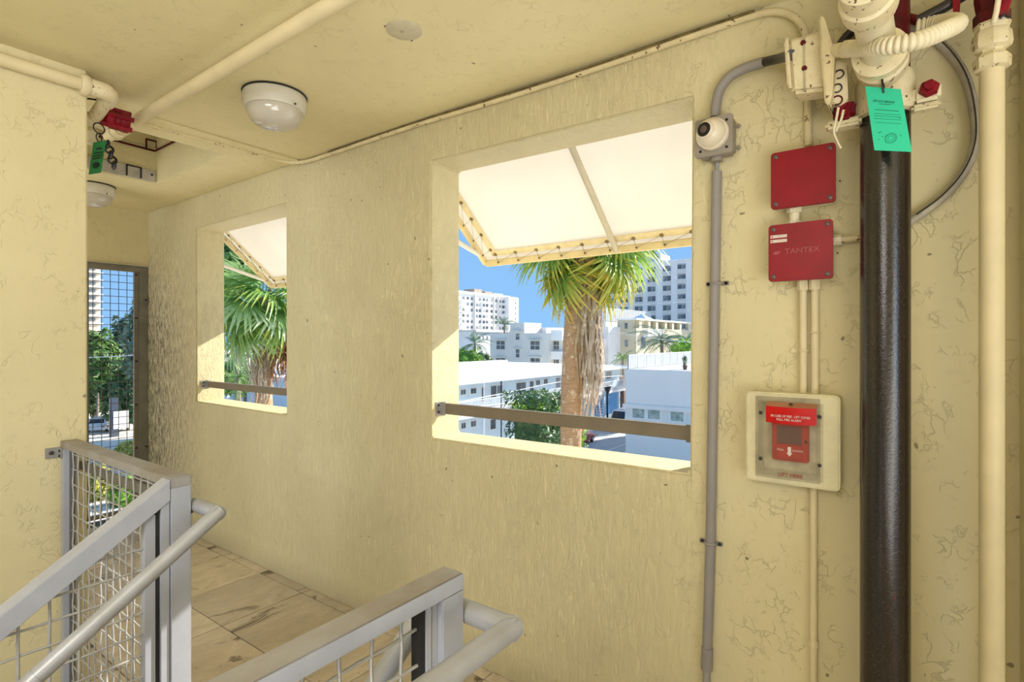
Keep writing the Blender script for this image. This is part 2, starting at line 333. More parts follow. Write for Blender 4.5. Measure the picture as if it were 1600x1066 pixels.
# ------------------------------------------------------------------ mesh helpers
ORG = {}
class MB:
    def __init__(s): s.v = []; s.f = []; s.a = []
    def add(s, vs, fs, al=0.0):
        k = len(s.v); s.v += [Vector(x) for x in vs]; s.f += [tuple(i + k for i in f) for f in fs]
        s.a += (list(al) if isinstance(al, (list, tuple)) else [al] * len(vs)); return s
    def box(s, a, b):
        x0, x1 = sorted((a[0], b[0])); y0, y1 = sorted((a[1], b[1])); z0, z1 = sorted((a[2], b[2]))
        vs = [(x, y, z) for z in (z0, z1) for y in (y0, y1) for x in (x0, x1)]
        return s.add(vs, [(0, 2, 3, 1), (4, 5, 7, 6), (0, 1, 5, 4), (2, 6, 7, 3), (0, 4, 6, 2), (1, 3, 7, 5)])
    def cbox(s, c, sz, rot=None):
        vs = []
        for z in (-.5, .5):
            for y in (-.5, .5):
                for x in (-.5, .5):
                    q = Vector((x * sz[0], y * sz[1], z * sz[2]))
                    if rot is not None: q = rot @ q
                    vs.append(Vector(c) + q)
        return s.add(vs, [(0, 2, 3, 1), (4, 5, 7, 6), (0, 1, 5, 4), (2, 6, 7, 3), (0, 4, 6, 2), (1, 3, 7, 5)])
    def hexa(s, q0, q1):          # two quads, front and back, same winding
        vs = list(q0) + list(q1)
        return s.add(vs, [(0, 1, 2, 3), (7, 6, 5, 4), (0, 4, 5, 1), (1, 5, 6, 2), (2, 6, 7, 3), (3, 7, 4, 0)])
    def tube(s, pts, r, n=8, cap=True):
        pts = [Vector(p) for p in pts]; k = len(pts)
        rs = r if isinstance(r, (list, tuple)) else [r] * k
        t0 = (pts[1] - pts[0]).normalized()
        up = Vector((0, 0, 1)) if abs(t0.z) < 0.9 else Vector((1, 0, 0))
        nrm = (up - t0 * up.dot(t0)).normalized()
        vs = []; prev = t0
        for i, p in enumerate(pts):
            if i == 0: t = t0
            elif i == k - 1: t = (pts[i] - pts[i - 1]).normalized()
            else: t = ((pts[i + 1] - pts[i]).normalized() + (pts[i] - pts[i - 1]).normalized()).normalized()
            q = prev.rotation_difference(t); nrm = q @ nrm; nrm = (nrm - t * nrm.dot(t)).normalized(); prev = t
            bn = t.cross(nrm)
            sc = 1.0
            if 0 < i < k - 1:
                cs = (pts[i + 1] - pts[i]).normalized().dot((pts[i] - pts[i - 1]).normalized())
                sc = 1.0
            for j in range(n):
                a = 2 * math.pi * (j + .5) / n
                vs.append(p + (nrm * math.cos(a) + bn * math.sin(a)) * rs[i] * sc)
        fs = [(i * n + j, i * n + (j + 1) % n, (i + 1) * n + (j + 1) % n, (i + 1) * n + j) for i in range(k - 1) for j in range(n)]
        if cap: fs += [tuple(reversed(range(n))), tuple((k - 1) * n + j for j in range(n))]
        return s.add(vs, fs)
    def cyl(s, a, b, r, n=16): return s.tube([a, b], r, n)
    def lathe(s, prof, o, ax=(0, 0, 1), n=24):     # prof: (radius, distance along axis)
        o = Vector(o); ax = Vector(ax).normalized()
        u = ax.orthogonal().normalized(); w_ = ax.cross(u)
        vs = []; k = len(prof)
        for r, h in prof:
            for j in range(n):
                a = 2 * math.pi * j / n; vs.append(o + ax * h + (u * math.cos(a) + w_ * math.sin(a)) * max(r, 1e-4))
        fs = [(i * n + j, i * n + (j + 1) % n, (i + 1) * n + (j + 1) % n, (i + 1) * n + j) for i in range(k - 1) for j in range(n)]
        fs += [tuple(reversed(range(n))), tuple((k - 1) * n + j for j in range(n))]
        return s.add(vs, fs)
    def prism(s, poly, off):       # polygon (3D points) pushed along off
        n = len(poly); off = Vector(off)
        vs = [Vector(p) for p in poly] + [Vector(p) + off for p in poly]
        return s.add(vs, [tuple(reversed(range(n))), tuple(range(n, 2 * n))] + [(i, (i + 1) % n, n + (i + 1) % n, n + i) for i in range(n)])
    def rplate(s, xa, xb, y0, y1, z0, z1, r, k=5):    # plate with rounded corners, thickness along x
        poly = []
        for cy, cz, a0 in ((y1 - r, z1 - r, 0), (y0 + r, z1 - r, 90), (y0 + r, z0 + r, 180), (y1 - r, z0 + r, 270)):
            for i in range(k + 1):
                a = R(a0 + 90 * i / k); poly.append((xa, cy + r * math.cos(a), cz + r * math.sin(a)))
        return s.prism(poly, (xb - xa, 0, 0))
    def build(s, name, mat, parent=None, smooth=0.0, bevel=0.0, attr=False, origin=None, fix=True):
        me = bpy.data.meshes.new(name)
        if parent is not None: og = ORG[parent.name]
        elif origin is not None: og = Vector(origin)
        else: og = Vector((0, 0, 0))
        me.from_pydata([tuple(x - og) for x in s.v], [], s.f)
        if fix:
            bm = bmesh.new(); bm.from_mesh(me); bmesh.ops.recalc_face_normals(bm, faces=bm.faces)
            if bevel: 
                es = [e for e in bm.edges if len(e.link_faces) == 2 and e.calc_face_angle(0) > R(35)]
                bmesh.ops.bevel(bm, geom=es, offset=bevel, segments=2, affect='EDGES', clamp_overlap=True)
            bm.to_mesh(me); bm.free()
        if attr:
            at = me.attributes.new('along', 'FLOAT', 'POINT'); at.data.foreach_set('value', s.a)
        me.materials.append(M[mat] if isinstance(mat, str) else mat)
        if smooth:
            me.polygons.foreach_set('use_smooth', [True] * len(me.polygons)); me.set_sharp_from_angle(angle=R(smooth))
        o = bpy.data.objects.new(name, me); C.objects.link(o)
        if parent is not None: o.parent = parent; ORG[o.name] = og
        else: o.location = og; ORG[o.name] = og
        return o
def tag(o, label=None, cat=None, group=None, kind=None):
    if label: o['label'] = label
    if cat: o['category'] = cat
    if group: o['group'] = group
    if kind: o['kind'] = kind
    return o
def thing(name, label, cat, loc, group=None):
    o = bpy.data.objects.new(name, None); C.objects.link(o); o.location = Vector(loc); o.empty_display_size = 0.1
    ORG[o.name] = Vector(loc); return tag(o, label, cat, group)
def struct(o): o['kind'] = 'structure'; return o
def copy_tree(o, parent=None, move=None, rz=0.0):
    c = o.copy(); C.objects.link(c)
    if parent is not None: c.parent = parent
    for ch in list(o.children): copy_tree(ch, c)
    return c
def share(src, name, loc, parent, rot=None, scale=None):     # another object on the same mesh
    o = bpy.data.objects.new(name, src if isinstance(src, bpy.types.Mesh) else src.data); C.objects.link(o)
    o.parent = parent; o.location = Vector(loc) - (ORG[parent.name] if parent is not None else Vector())
    if rot is not None: o.rotation_euler = rot
    if scale is not None: o.scale = scale
    if parent is not None: ORG[o.name] = ORG[parent.name]
    return o
def arc(c, a, b, r, t0, t1, n=10):       # circle arc about c spanned by unit vectors a, b
    c, a, b = Vector(c), Vector(a), Vector(b)
    return [c + (a * math.cos(t0 + (t1 - t0) * i / n) + b * math.sin(t0 + (t1 - t0) * i / n)) * r for i in range(n + 1)]
def smooth_path(pts, k=6):               # Catmull-Rom
    p = [Vector(x) for x in pts]; p = [p[0] * 2 - p[1]] + p + [p[-1] * 2 - p[-2]]; out = []
    for i in range(1, len(p) - 2):
        for j in range(k):
            t = j / k; a, b, c, d = p[i - 1], p[i], p[i + 1], p[i + 2]
            out.append(0.5 * ((2 * b) + (c - a) * t + (2 * a - 5 * b + 4 * c - d) * t * t + (3 * b - a - 3 * c + d) * t ** 3))
    out.append(p[-2]); return out
_txt = {}
def text(s, size, mat, parent, origin, right, up, name='lettering', depth=0.0006, align='CENTER', sx=1.0):
    cu = bpy.data.curves.new('lettering', 'FONT'); cu.body = s; cu.size = size; cu.extrude = depth; cu.align_x = align; cu.align_y = 'CENTER'; cu.resolution_u = 2
    to = bpy.data.objects.new('lettering_source', cu); C.objects.link(to)
    dg = bpy.context.evaluated_depsgraph_get(); me = bpy.data.meshes.new_from_object(to.evaluated_get(dg))
    bpy.data.objects.remove(to)
    r = Vector(right).normalized(); u = Vector(up).normalized(); nn = r.cross(u)
    mt = Matrix((r * sx, u, nn)).transposed()
    og = ORG[parent.name]
    for vx in me.vertices: vx.co = mt @ vx.co + Vector(origin) - og
    me.materials.clear(); me.materials.append(M[mat])
    o = bpy.data.objects.new(name, me); C.objects.link(o); o.parent = parent; ORG[o.name] = og; return o
# ------------------------------------------------------------------ the building: walls, ceiling, floor
YB = 2.727 * D; YL = 1.395 * D; YN = -0.121 * D; TH = 0.11 * D
W1 = dict(tl=atX(673.5, 253, D), tr=atX(1081, 153, D), bl=atX(673.5, 684, D), br=atX(1077.5, 740.5, D))
W2 = dict(tl=atX(306.5, 357, D), tr=atX(446.5, 318.5, D), bl=atX(307, 627, D), br=atX(447, 648, D))
ZT = ZC + 0.75
cols = []
def col(y0, y1, y2, y3, z1, z2): cols.append([(y0, GZ), (y1, z1), (y2, z2), (y3, ZT)])
col(YN - 3.4, YN - 3.4, YN - 3.4, YN - 3.4, W1['br'].z, W1['tr'].z)
for a, b in ((W1['br'], W1['tr']), (W1['bl'], W1['tl']), (W2['br'], W2['tr']), (W2['bl'], W2['tl'])):
    col(a.y, a.y, b.y, b.y, a.z, b.z)
col(YB + 0.2, YB + 0.2, YB + 0.2, YB + 0.2, W2['bl'].z, W2['tl'].z)
mb = MB(); vs = []
for x in (D, D + TH):
    for c in cols:
        for (y, z) in c: vs.append((x, y, z))
nc = len(cols); ix = lambda s, c, l: s * nc * 4 + c * 4 + l
fs = []
for c in range(nc - 1):
    for l in range(3):
        if l == 1 and c in (1, 3):
            for (i, j) in (((c, 1), (c, 2)), ((c + 1, 2), (c + 1, 1)), ((c, 2), (c + 1, 2)), ((c + 1, 1), (c, 1))):
                fs.append((ix(0, *i), ix(0, *j), ix(1, *j), ix(1, *i)))
            continue
        for s in (0, 1): fs.append((ix(s, c, l), ix(s, c + 1, l), ix(s, c + 1, l + 1), ix(s, c, l + 1)))
for l in range(3):
    for c in (0, nc - 1): fs.append((ix(0, c, l), ix(0, c, l + 1), ix(1, c, l + 1), ix(1, c, l)))
for c in range(nc - 1):
    for l in (0, 3): fs.append((ix(0, c, l), ix(0, c + 1, l), ix(1, c + 1, l), ix(1, c, l)))
mb.add(vs, fs)
struct(mb.build('wall_right', 'stucco_long', bevel=0.008, smooth=40))

# walls of the landing behind the camera, with the open bay between them
struct(MB().box((-3.2, -4.2, 0), (-3.0, YL, ZC)).build('wall_behind', 'stucco'))
struct(MB().box((-0.1, -3.9, 0), (D, -3.7, ZC)).build('wall_side', 'stucco'))
# the wall that closes the stair on the left; it goes on down beside the flight
XE = atY(137, 420, YL).x
struct(MB().box((-4.0, YL, -3.2), (XE, YL + 0.2, ZC)).build('wall_left', 'stucco', bevel=0.006, smooth=40))
# back wall above and beside the screen
ZG = atY(200, 415, YB).z; XG = atY(136, 500, YB).x
mb = MB(); mb.box((XG, YB, ZG), (D, YB + 0.2, ZC)); mb.box((-1.0, YB, -0.25), (XG, YB + 0.2, ZC))
struct(mb.build('wall_back', 'stucco'))
# short return of wall beside the far right pipe
struct(MB().box((0.95 * D, YN - 0.25, -0.25), (D, YN, ZC)).build('wall_near', 'stucco', bevel=0.006, smooth=40))

hx0, hx1 = 0.46 * D, atZ(353, 243, ZC).x; hy0, hy1 = atZ(352, 243, ZC).y, atZ(253.5, 289, ZC).y
mb = MB()
def slab(mb, X0, X1, Y0, Y1, hx0, hx1, hy0, hy1, z0, z1):
    xs = (X0, hx0, hx1, X1); ys = (Y0, hy0, hy1, Y1); vs = []; fs = []
    for z in (z0, z1):
        for y in ys:
            for x in xs: vs.append((x, y, z))
    I = lambda i, j, k: k * 16 + j * 4 + i
    for j in range(3):
        for i in range(3):
            if i == 1 and j == 1: continue
            for k in (0, 1): fs.append((I(i, j, k), I(i + 1, j, k), I(i + 1, j + 1, k), I(i, j + 1, k)))
    for (a, b) in (((0, 0), (3, 0)), ((3, 0), (3, 3)), ((3, 3), (0, 3)), ((0, 3), (0, 0))):
        di = (b[0] > a[0]) - (b[0] < a[0]); dj = (b[1] > a[1]) - (b[1] < a[1])
        for q in range(3):
            p0 = (a[0] + di * q, a[1] + dj * q); p1 = (p0[0] + di, p0[1] + dj)
            fs.append((I(*p0, 0), I(*p1, 0), I(*p1, 1), I(*p0, 1)))
    for (p0, p1) in (((1, 1), (2, 1)), ((2, 1), (2, 2)), ((2, 2), (1, 2)), ((1, 2), (1, 1))):
        fs.append((I(*p0, 0), I(*p1, 0), I(*p1, 1), I(*p0, 1)))
    mb.add(vs, fs)
slab(mb, -4.2, D, -4.2, YB + 0.2, hx0, hx1, hy0, hy1, ZC, ZC + 0.25)
ceil_ = struct(mb.build('ceiling', 'stucco_ceiling', bevel=0.006, smooth=40))
HT = ZC + 0.75
mb = MB()
mb.box((hx0 - 0.08, hy0 - 0.08, ZC + 0.25), (hx0, hy1 + 0.08, HT)); mb.box((hx1, hy0 - 0.08, ZC + 0.25), (hx1 + 0.08, hy1 + 0.08, HT))
mb.box((hx0, hy0 - 0.08, ZC + 0.25), (hx1, hy0, HT)); mb.box((hx0, hy1, ZC + 0.25), (hx1, hy1 + 0.08, HT)); mb.box((hx0 - 0.08, hy0 - 0.08, HT), (hx1 + 0.08, hy1 + 0.08, HT + 0.06))
mb.build('hatch_shaft', 'stucco_ceiling', ceil_)
# soft ridge of render where the two pours of the ceiling meet, under the conduit
struct(MB().box((0.56 * D, 1.545 * D, ZC - 0.012), (D, 1.60 * D, ZC)).build('trim_1', 'stucco_ceiling', bevel=0.005))

mb = MB(); slab(mb, -4.2, D, -4.2, YB + 0.2, -4.0, 0.35 * D, 0.36 * D, YL, -0.25, -0.014)
floor = struct(mb.build('floor', 'grout'))
xs = [1.0 * D, 0.968 * D, 0.728 * D, 0.488 * D, 0.352 * D]
ys = [2.727 * D, 2.465 * D, 2.225 * D] + [1.985 * D - 0.24 * D * k for k in range(0, 9)]
tm = {}
for i in range(4):
    for j in range(len(ys) - 1):
        x1, x0, y1, y0 = xs[i], xs[i + 1], ys[j], ys[j + 1]
        g = 0.0025; key = (round(x1 - x0, 3), round(y1 - y0, 3)); cx, cy = (x0 + x1) / 2, (y0 + y1) / 2
        if key not in tm:
            o = MB().box((x0 + g, y0 + g, -0.014), (x1 - g, y1 - g, 0.0)).build('tile', 'travertine', None, bevel=0.0015, origin=(cx, cy, 0))
            o.parent = floor; tm[key] = o.data
        else:
            share(tm[key], 'tile', (cx, cy, 0), floor)
        # pieces lie a hair uneven
        bpy.context.scene.collection.objects[-1].location.z = -0.001 * random.random()
MB().box((-4.2, -4.2, -0.014), (0.35 * D, 0.36 * D, 0)).build('landing_finish', 'travertine', floor)
MB().box((-4.2, YL + 0.2, -0.014), (0.35 * D, YB, 0)).build('corridor_finish', 'travertine', floor)
MB().box((0.352 * D, -4.2, -0.014), (D, ys[-1], 0)).build('landing_finish', 'travertine', floor)
struct(MB().box((-4.2, -4.2, -3.4), (D, YB + 0.2, -3.15)).build('floor_lower', 'concrete'))
st = struct(MB().box((-4.0, 0.365 * D, -3.15), (-3.6, 0.86 * D, -3.0)).build('floor_stair', 'grout'))
for k in range(1, 13):
    x1 = 0.345 * D - 0.266 * (k - 1)
    MB().box((x1 - 0.29, 0.365 * D, -0.178 * k - 0.05), (x1, 0.86 * D, -0.178 * k)).build('tread', 'travertine', st)
struct(MB().box((-4.0, 0.30 * D, -3.15), (0.35 * D, 0.355 * D, -0.25)).build('wall_stair', 'stucco'))

# ------------------------------------------------------------------ far guard railing (from the left wall to the stair post, then down the flight)
ZR = HC - 0.204 * D
x0, x1, y0, y1 = 0.350 * D, 0.378 * D, 0.8745 * D, 1.385 * D
PW = x1 - x0; SL = 0.67; RH = 0.0147 * D
rail = thing('stair_railing', 'grey wire mesh guard railing fixed to the left wall, with a handrail sloping down', 'railing', (x0, y0, 0))
MB().box((x0, y0, 0), (x1, y0 + PW, ZR - RH)).build('post', 'rail_paint', rail, bevel=0.002)
MB().box((x0, y1 - 0.035, 0), (x1 - 0.012, y1 - 0.004, ZR - RH)).build('post', 'rail_paint', rail, bevel=0.002)
MB().box((x0, y0, ZR - RH), (x1, y1, ZR)).build('top_rail', 'rail_worn', rail, bevel=0.002)
MB().box((x0 + 0.012, y0 + PW, 0.06), (x1 - 0.012, y1 - 0.035, 0.085)).build('bottom_rail', 'rail_paint', rail)
mb = MB(); bx = atY(70, 705, YL).x; bz = atY(85, 707, YL).z
mb.box((bx, YL - 0.006, bz - 0.021), (x0 + 0.002, YL, bz + 0.019)); mb.box((x0 - 0.004, YL - 0.05, bz - 0.021), (x0, YL, bz + 0.019))
br = mb.build('wall_bracket', 'bracket_metal', rail, bevel=0.001)
MB().lathe([(0.008, 0), (0.007, 0.005), (0.004, 0.006)], ((bx + x0) / 2 - 0.003, YL - 0.006, bz), (0, -1, 0), 8).build('bolt', 'bolt', br)
for q in (0.008, -0.012):
    MB().lathe([(0.005, 0), (0.0045, 0.004)], (x0 - 0.004, YL - 0.03, bz + q), (-1, 0, 0), 8).build('bolt', 'bolt', br)
PITCH = 0.0305 * D
def crimp(a, b, nrm, amp, r, mat, parent, phase):
    a, b, nrm = Vector(a), Vector(b), Vector(nrm); L = (b - a).length; n = max(1, int(round(L / PITCH)))
    pts = []
    for i in range(n + 1):
        p = a.lerp(b, i / n); pts.append(p + nrm * (amp if (i + phase) % 2 else -amp))
    return MB().tube(pts, r, 5).build('wire', mat, parent, smooth=80)
# mesh of the level panel (plane across X)
xm = (x0 + x1) / 2; WR = 0.0029
yl = [y1 - 0.05 - PITCH * i for i in range(int((y1 - y0 - PW - 0.04) / PITCH))]
zl = [ZR - RH - 0.022 - PITCH * i for i in range(17)]
for i, y in enumerate(yl): crimp((xm, y, zl[-1]), (xm, y, ZR - RH - 0.012), (1, 0, 0), 0.0017, WR, 'wire', rail, i)
for i, z in enumerate(zl): crimp((xm, y1 - 0.034, z), (xm, y0 + PW + 0.006, z), (1, 0, 0), -0.0017, WR, 'wire', rail, i)
mb = MB(); mb.box((xm - 0.008, y0 + PW, 0.1), (xm + 0.008, y0 + PW + 0.008, ZR - RH)); mb.box((xm - 0.008, y1 - 0.043, 0.1), (xm + 0.008, y1 - 0.035, ZR - RH)); mb.box((xm - 0.008, y0 + PW, ZR - RH - 0.009), (xm + 0.008, y1 - 0.035, ZR - RH))
mb.build('mesh_channel', 'wire_dark', rail)
# raked rail, its stile and mesh (plane across Y)
XS = -0.35 * D; yf = y0; yb_ = y0 + PW
def rk(x, z): return z - (x0 - x) * SL
VT = RH / math.cos(math.atan(SL)) * 1.75
mb = MB(); a0 = (x0 - 0.0005, ZR - 0.003)
mb.hexa([(XS, yf, rk(XS, ZR - 0.003)), (x0 - 0.001, yf, ZR - 0.003), (x0 - 0.001, yf, ZR - 0.003 - VT), (XS, yf, rk(XS, ZR - 0.003) - VT)],
        [(XS, yb_, rk(XS, ZR - 0.003)), (x0 - 0.001, yb_, ZR - 0.003), (x0 - 0.001, yb_, ZR - 0.003 - VT), (XS, yb_, rk(XS, ZR - 0.003) - VT)])
mb.build('raked_rail', 'rail_paint', rail, bevel=0.002)
MB().box((x0 - 0.024, yf + 0.004, 0.0), (x0 - 0.002, yb_ - 0.004, ZR - VT)).build('stile', 'rail_paint', rail, bevel=0.001)
MB().box((x0 - 0.033, yf + 0.012, 0.0), (x0 - 0.024, yb_ - 0.012, ZR - VT - 0.02)).build('mesh_gap', 'gap_black', rail)
MB().box((x0 - 0.060, yf + 0.012, 0.0), (x0 - 0.034, yb_ - 0.014, ZR - VT - 0.035)).build('flat_bar', 'rail_paint', rail, bevel=0.001)
ym = (yf + yb_) / 2
for i in range(16):
    x = x0 - 0.085 - PITCH * i; zt = rk(x, ZR - 0.003) - VT + 0.006
    crimp((x, ym, zt), (x, ym, zt - PITCH * 17), (0, 1, 0), 0.0017, WR + 0.0004, 'wire', rail, i)
for k in range(34):
    z = ZR - 0.125 - PITCH * k
    if z < -0.85: break
    xa = min(x0 - 0.061, x0 - (ZR - 0.003 - VT - z) / -SL if False else x0 - 0.061)
    xr = x0 - max(0.061, 0.0)
    # level wires start where the raked rail passes over them
    xlim = x0 - (ZR - VT - z) / SL
    xb = max(xlim + 0.01, XS)
    # flat wires stop at the lower edge of the panel
    xhi = min(xr, x0 - max(0.0, (ZR - 0.95 - z)) / SL)
    if xhi - xb < 0.05: continue
    crimp((xhi, ym, z), (xb, ym, z), (0, 1, 0), -0.0017, WR + 0.0004, 'wire', rail, k)
# tubular handrail on the stair side
HR = 0.0192; xh = 0.389 * D; yh = 0.818 * D; zh = HC - 0.254 * D
pts = [(xh, y0 + 0.03, zh), (xh, yh + 0.004, zh), (xh - 0.005, yh, zh - 0.003)]
hb = [Vector((xh, y0 + 0.03, zh)), Vector((xh, yh, zh))]
MB().tube([hb[0], hb[1] + Vector((0, -HR * 0.6, 0))], HR, 16).build('handrail_return', 'handrail', rail, smooth=50)
e0 = Vector((xh + HR * 0.5, yh, zh + HR * 0.3)); e1 = Vector((XS, yh, zh - (xh - XS) * SL))
joint = Vector((0.235 * D, yh, zh - (xh - 0.235 * D) * SL))
MB().tube([e0, e1], HR * 1.05, 16).build('handrail', 'handrail', rail, smooth=50)
dj = (e1 - e0).normalized(); jc = e0 + dj * ((e0.x - 0.185 * D) / -dj.x)
MB().tube([jc, jc + dj * 0.010], HR * 1.12, 16).build('handrail_sleeve', 'handrail', rail, smooth=50)
MB().cyl((x1 - 0.001, y0 + PW * .5, zh - 0.016), (xh, y0 + PW * .5, zh - 0.004), 0.012, 10).build('handrail_bracket', 'bolt', rail, smooth=50)
# flat rail along the corridor side
MB().box((x1 + 0.012, y0 + 0.06, HC - 0.2700 * D), (x1 + 0.024, y1 + 0.02, HC - 0.253 * D)).build('corridor_rail', 'screen_frame', rail)

# ------------------------------------------------------------------ near guard railing (level)
ZR2 = HC - 0.2137 * D; ny0, ny1 = 0.3305 * D, 0.356 * D
near = thing('stair_railing', 'grey level guard railing with worn brown top in the lower middle, nearest the camera', 'railing', (x1, ny0, 0))
XS2 = -0.6 * D
MB().box((x0, ny0, 0), (x1, ny1, ZR2 - RH)).build('post', 'rail_paint', near, bevel=0.002)
MB().box((XS2, ny0, ZR2 - RH), (x1, ny1, ZR2)).build('top_rail', 'rail_worn', near, bevel=0.0025)
MB().box((XS2, ny0 + 0.0005, ZR2 - RH - 0.0004), (x1 + 0.0004, ny0 - 0.0008, ZR2 - 0.002)).build('rail_face', 'rail_paint', near, bevel=0.0006)
MB().box((x0 - 0.012, ny0 + 0.012, 0), (x0, ny1 - 0.004, ZR2 - RH)).build('stile', 'handrail', near, bevel=0.001)
MB().box((x0 - 0.027, ny0 + 0.012, 0.06), (x0 - 0.014, ny0 + 0.03, ZR2 - RH)).build('flat_bar', 'rail_paint', near, bevel=0.001)
MB().box((x0 - 0.039, ny0 + 0.014, 0.06), (x0 - 0.027, ny0 + 0.034, ZR2 - RH)).build('mesh_gap', 'gap_black', near)
MB().box((XS2, ny0 + 0.012, 0.06), (x0, ny1 - 0.012, 0.085)).build('bottom_rail', 'rail_paint', near)
nym = ny0 + 0.022
xw0 = x0 - 0.039
for i in range(16):
    x = xw0 - 0.034 - PITCH * i
    crimp((x, nym, 0.085), (x, nym, ZR2 - RH + 0.002), (0, 1, 0), 0.0017, WR + 0.0003, 'wire', near, i)
for k in range(17):
    z = ZR2 - RH - 0.040 - PITCH * k
    crimp((xw0, nym, z), (XS2, nym, z), (0, 1, 0), -0.0017, WR + 0.0003, 'wire', near, k)
nyh = 0.285 * D; nzh = HC - 0.256 * D
MB().tube([(xh, ny0 + 0.035, nzh), (xh, nyh - HR * 0.6, nzh)], HR, 16).build('handrail_return', 'handrail', near, smooth=50)
MB().tube([(xh + HR * 0.55, nyh, nzh), (XS2, nyh, nzh)], HR, 16).build('handrail', 'handrail', near, smooth=50)
ball = lambda c, r: MB().lathe([(r * math.sin(a * math.pi / 10), -r * math.cos(a * math.pi / 10)) for a in range(11)], c, (0, 0, 1), 16)
ball((xh + HR * .1, nyh + HR * .1, nzh), HR * 1.03).build('handrail_corner', 'handrail', near, smooth=60)
ball((xh, yh + .002, zh), HR * 1.05).build('handrail_corner', 'handrail', rail, smooth=60)
MB().cyl((x1 - 0.001, ny0 + 0.02, nzh), (xh, ny0 + 0.02, nzh), 0.012, 10).build('handrail_bracket', 'bolt', near, smooth=50)
fy = 0.39 * D
pp = smooth_path([(xh, ny1 - 0.01, HC - 0.256 * D), (xh, fy - 0.02, HC - 0.258 * D), (0.383 * D, fy, HC - 0.266 * D), (0.374 * D, fy, HC - 0.279 * D), (0.331 * D, fy, HC - 0.309 * D), (0.20 * D, fy, HC - 0.397 * D), (-0.3 * D, fy, HC - 0.732 * D)], 5)
MB().tube(pp, HR, 12).build('stair_handrail', 'handrail', near, smooth=50)

# ------------------------------------------------------------------ wire screen in the back wall
zs0 = 0.05; sx0, sx1 = XG, D - 0.002
scr = thing('mesh_screen', 'tall narrow wire mesh screen in a grey frame filling the gap in the back wall', 'screen', ((sx0 + sx1) / 2, YB, 0))
fw = 0.045
MB().box((sx0, YB + 0.004, ZG - 0.048), (sx1, YB + 0.05, ZG)).build('top_frame', 'screen_frame', scr, bevel=0.002)
MB().box((sx1 - 0.062, YB + 0.004, zs0), (sx1, YB + 0.05, ZG - 0.048)).build('side_frame', 'screen_frame', scr, bevel=0.002)
MB().box((sx0, YB + 0.004, zs0), (sx0 + 0.014, YB + 0.05, ZG - 0.048)).build('side_frame', 'screen_frame', scr, bevel=0.002)
MB().box((sx0, YB + 0.004, zs0), (sx1, YB + 0.05, zs0 + 0.03)).build('bottom_frame', 'screen_frame', scr, bevel=0.002)
MB().box((sx1 - 0.098, YB + 0.012, zs0), (sx1 - 0.068, YB + 0.04, ZG - 0.05)).build('inner_stile', 'bar_bronze', scr, bevel=0.001)
MB().box((sx0 - 0.01, YB - 0.02, ZG), (D - 0.004, YB + 0.01, ZG + 0.010)).build('drip_edge', 'awning_rafter', scr)
for z in (HC + 0.175 * D, HC - 0.47 * D):
    cl = MB().cbox((sx1 - 0.012, YB - 0.008, z), (0.034, 0.02, 0.05)).build('clip', 'screen_frame', scr, bevel=0.003)
    MB().lathe([(0.010, 0), (0.008, 0.006)], (sx1 - 0.022, YB - 0.018, z), (0, -1, 0), 8).build('bolt', 'bolt', cl)
for k in range(6):
    MB().lathe([(0.010, 0), (0.008, 0.006)], (sx1 - 0.083, YB + 0.012, ZG - 0.07 - k * 0.36), (0, -1, 0), 8).build('bolt', 'bolt', scr)
xsn = [sx0 + 0.045 + PITCH * i for i in range(6)]
for i, x in enumerate(xsn): crimp((x, YB + 0.026, zs0 + 0.03), (x, YB + 0.026, ZG - 0.048), (0, 1, 0), 0.0017, 0.0027, 'wire_dark', scr, i)
k = 0; z = ZG - 0.048 - 0.035
while z > zs0 + 0.04:
    crimp((sx0 + 0.014, YB + 0.026, z), (sx1 - 0.098, YB + 0.026, z), (0, 1, 0), -0.0017, 0.0027, 'wire_dark', scr, k); z -= PITCH; k += 1

# ------------------------------------------------------------------ guard bars across the two openings
def guard_bar(W, label, xb, zt, zb):
    ya, yb2 = W['br'].y, W['bl'].y
    g = thing('guard_bar', label, 'guard bar', (xb, (ya + yb2) / 2, zb), 'bars across the wall openings')
    MB().box((xb, ya + 0.012, zb), (xb + 0.030, yb2 - 0.022, zt)).build('bar', 'bar_bronze', g, bevel=0.003)
    for y, s in ((yb2, -1), (ya, 1)):
        mb = MB(); mb.box((xb - 0.036, y, zb - 0.008), (xb + 0.034, y + s * 0.004, zt + 0.006)); mb.box((xb - 0.003, y, zb - 0.006), (xb, y + s * 0.034, zt + 0.006))
        b = mb.build('bracket', 'bracket_metal' if s < 0 else 'bar_bronze', g, bevel=0.001)
        for z in (zt - 0.008, zb + 0.010):
            MB().lathe([(0.007, 0), (0.006, 0.004)], (xb - 0.019, y + s * 0.004, z), (0, s, 0), 8).build('bolt', 'bolt', b)
    return g
guard_bar(W1, 'bronze grey flat guard bar across the large right opening', 1.035 * D, HC - 0.165 * D, HC - 0.1925 * D)
guard_bar(W2, 'bronze grey flat guard bar across the narrow far opening on the left', 1.035 * D, HC - 0.1655 * D, HC - 0.190 * D)

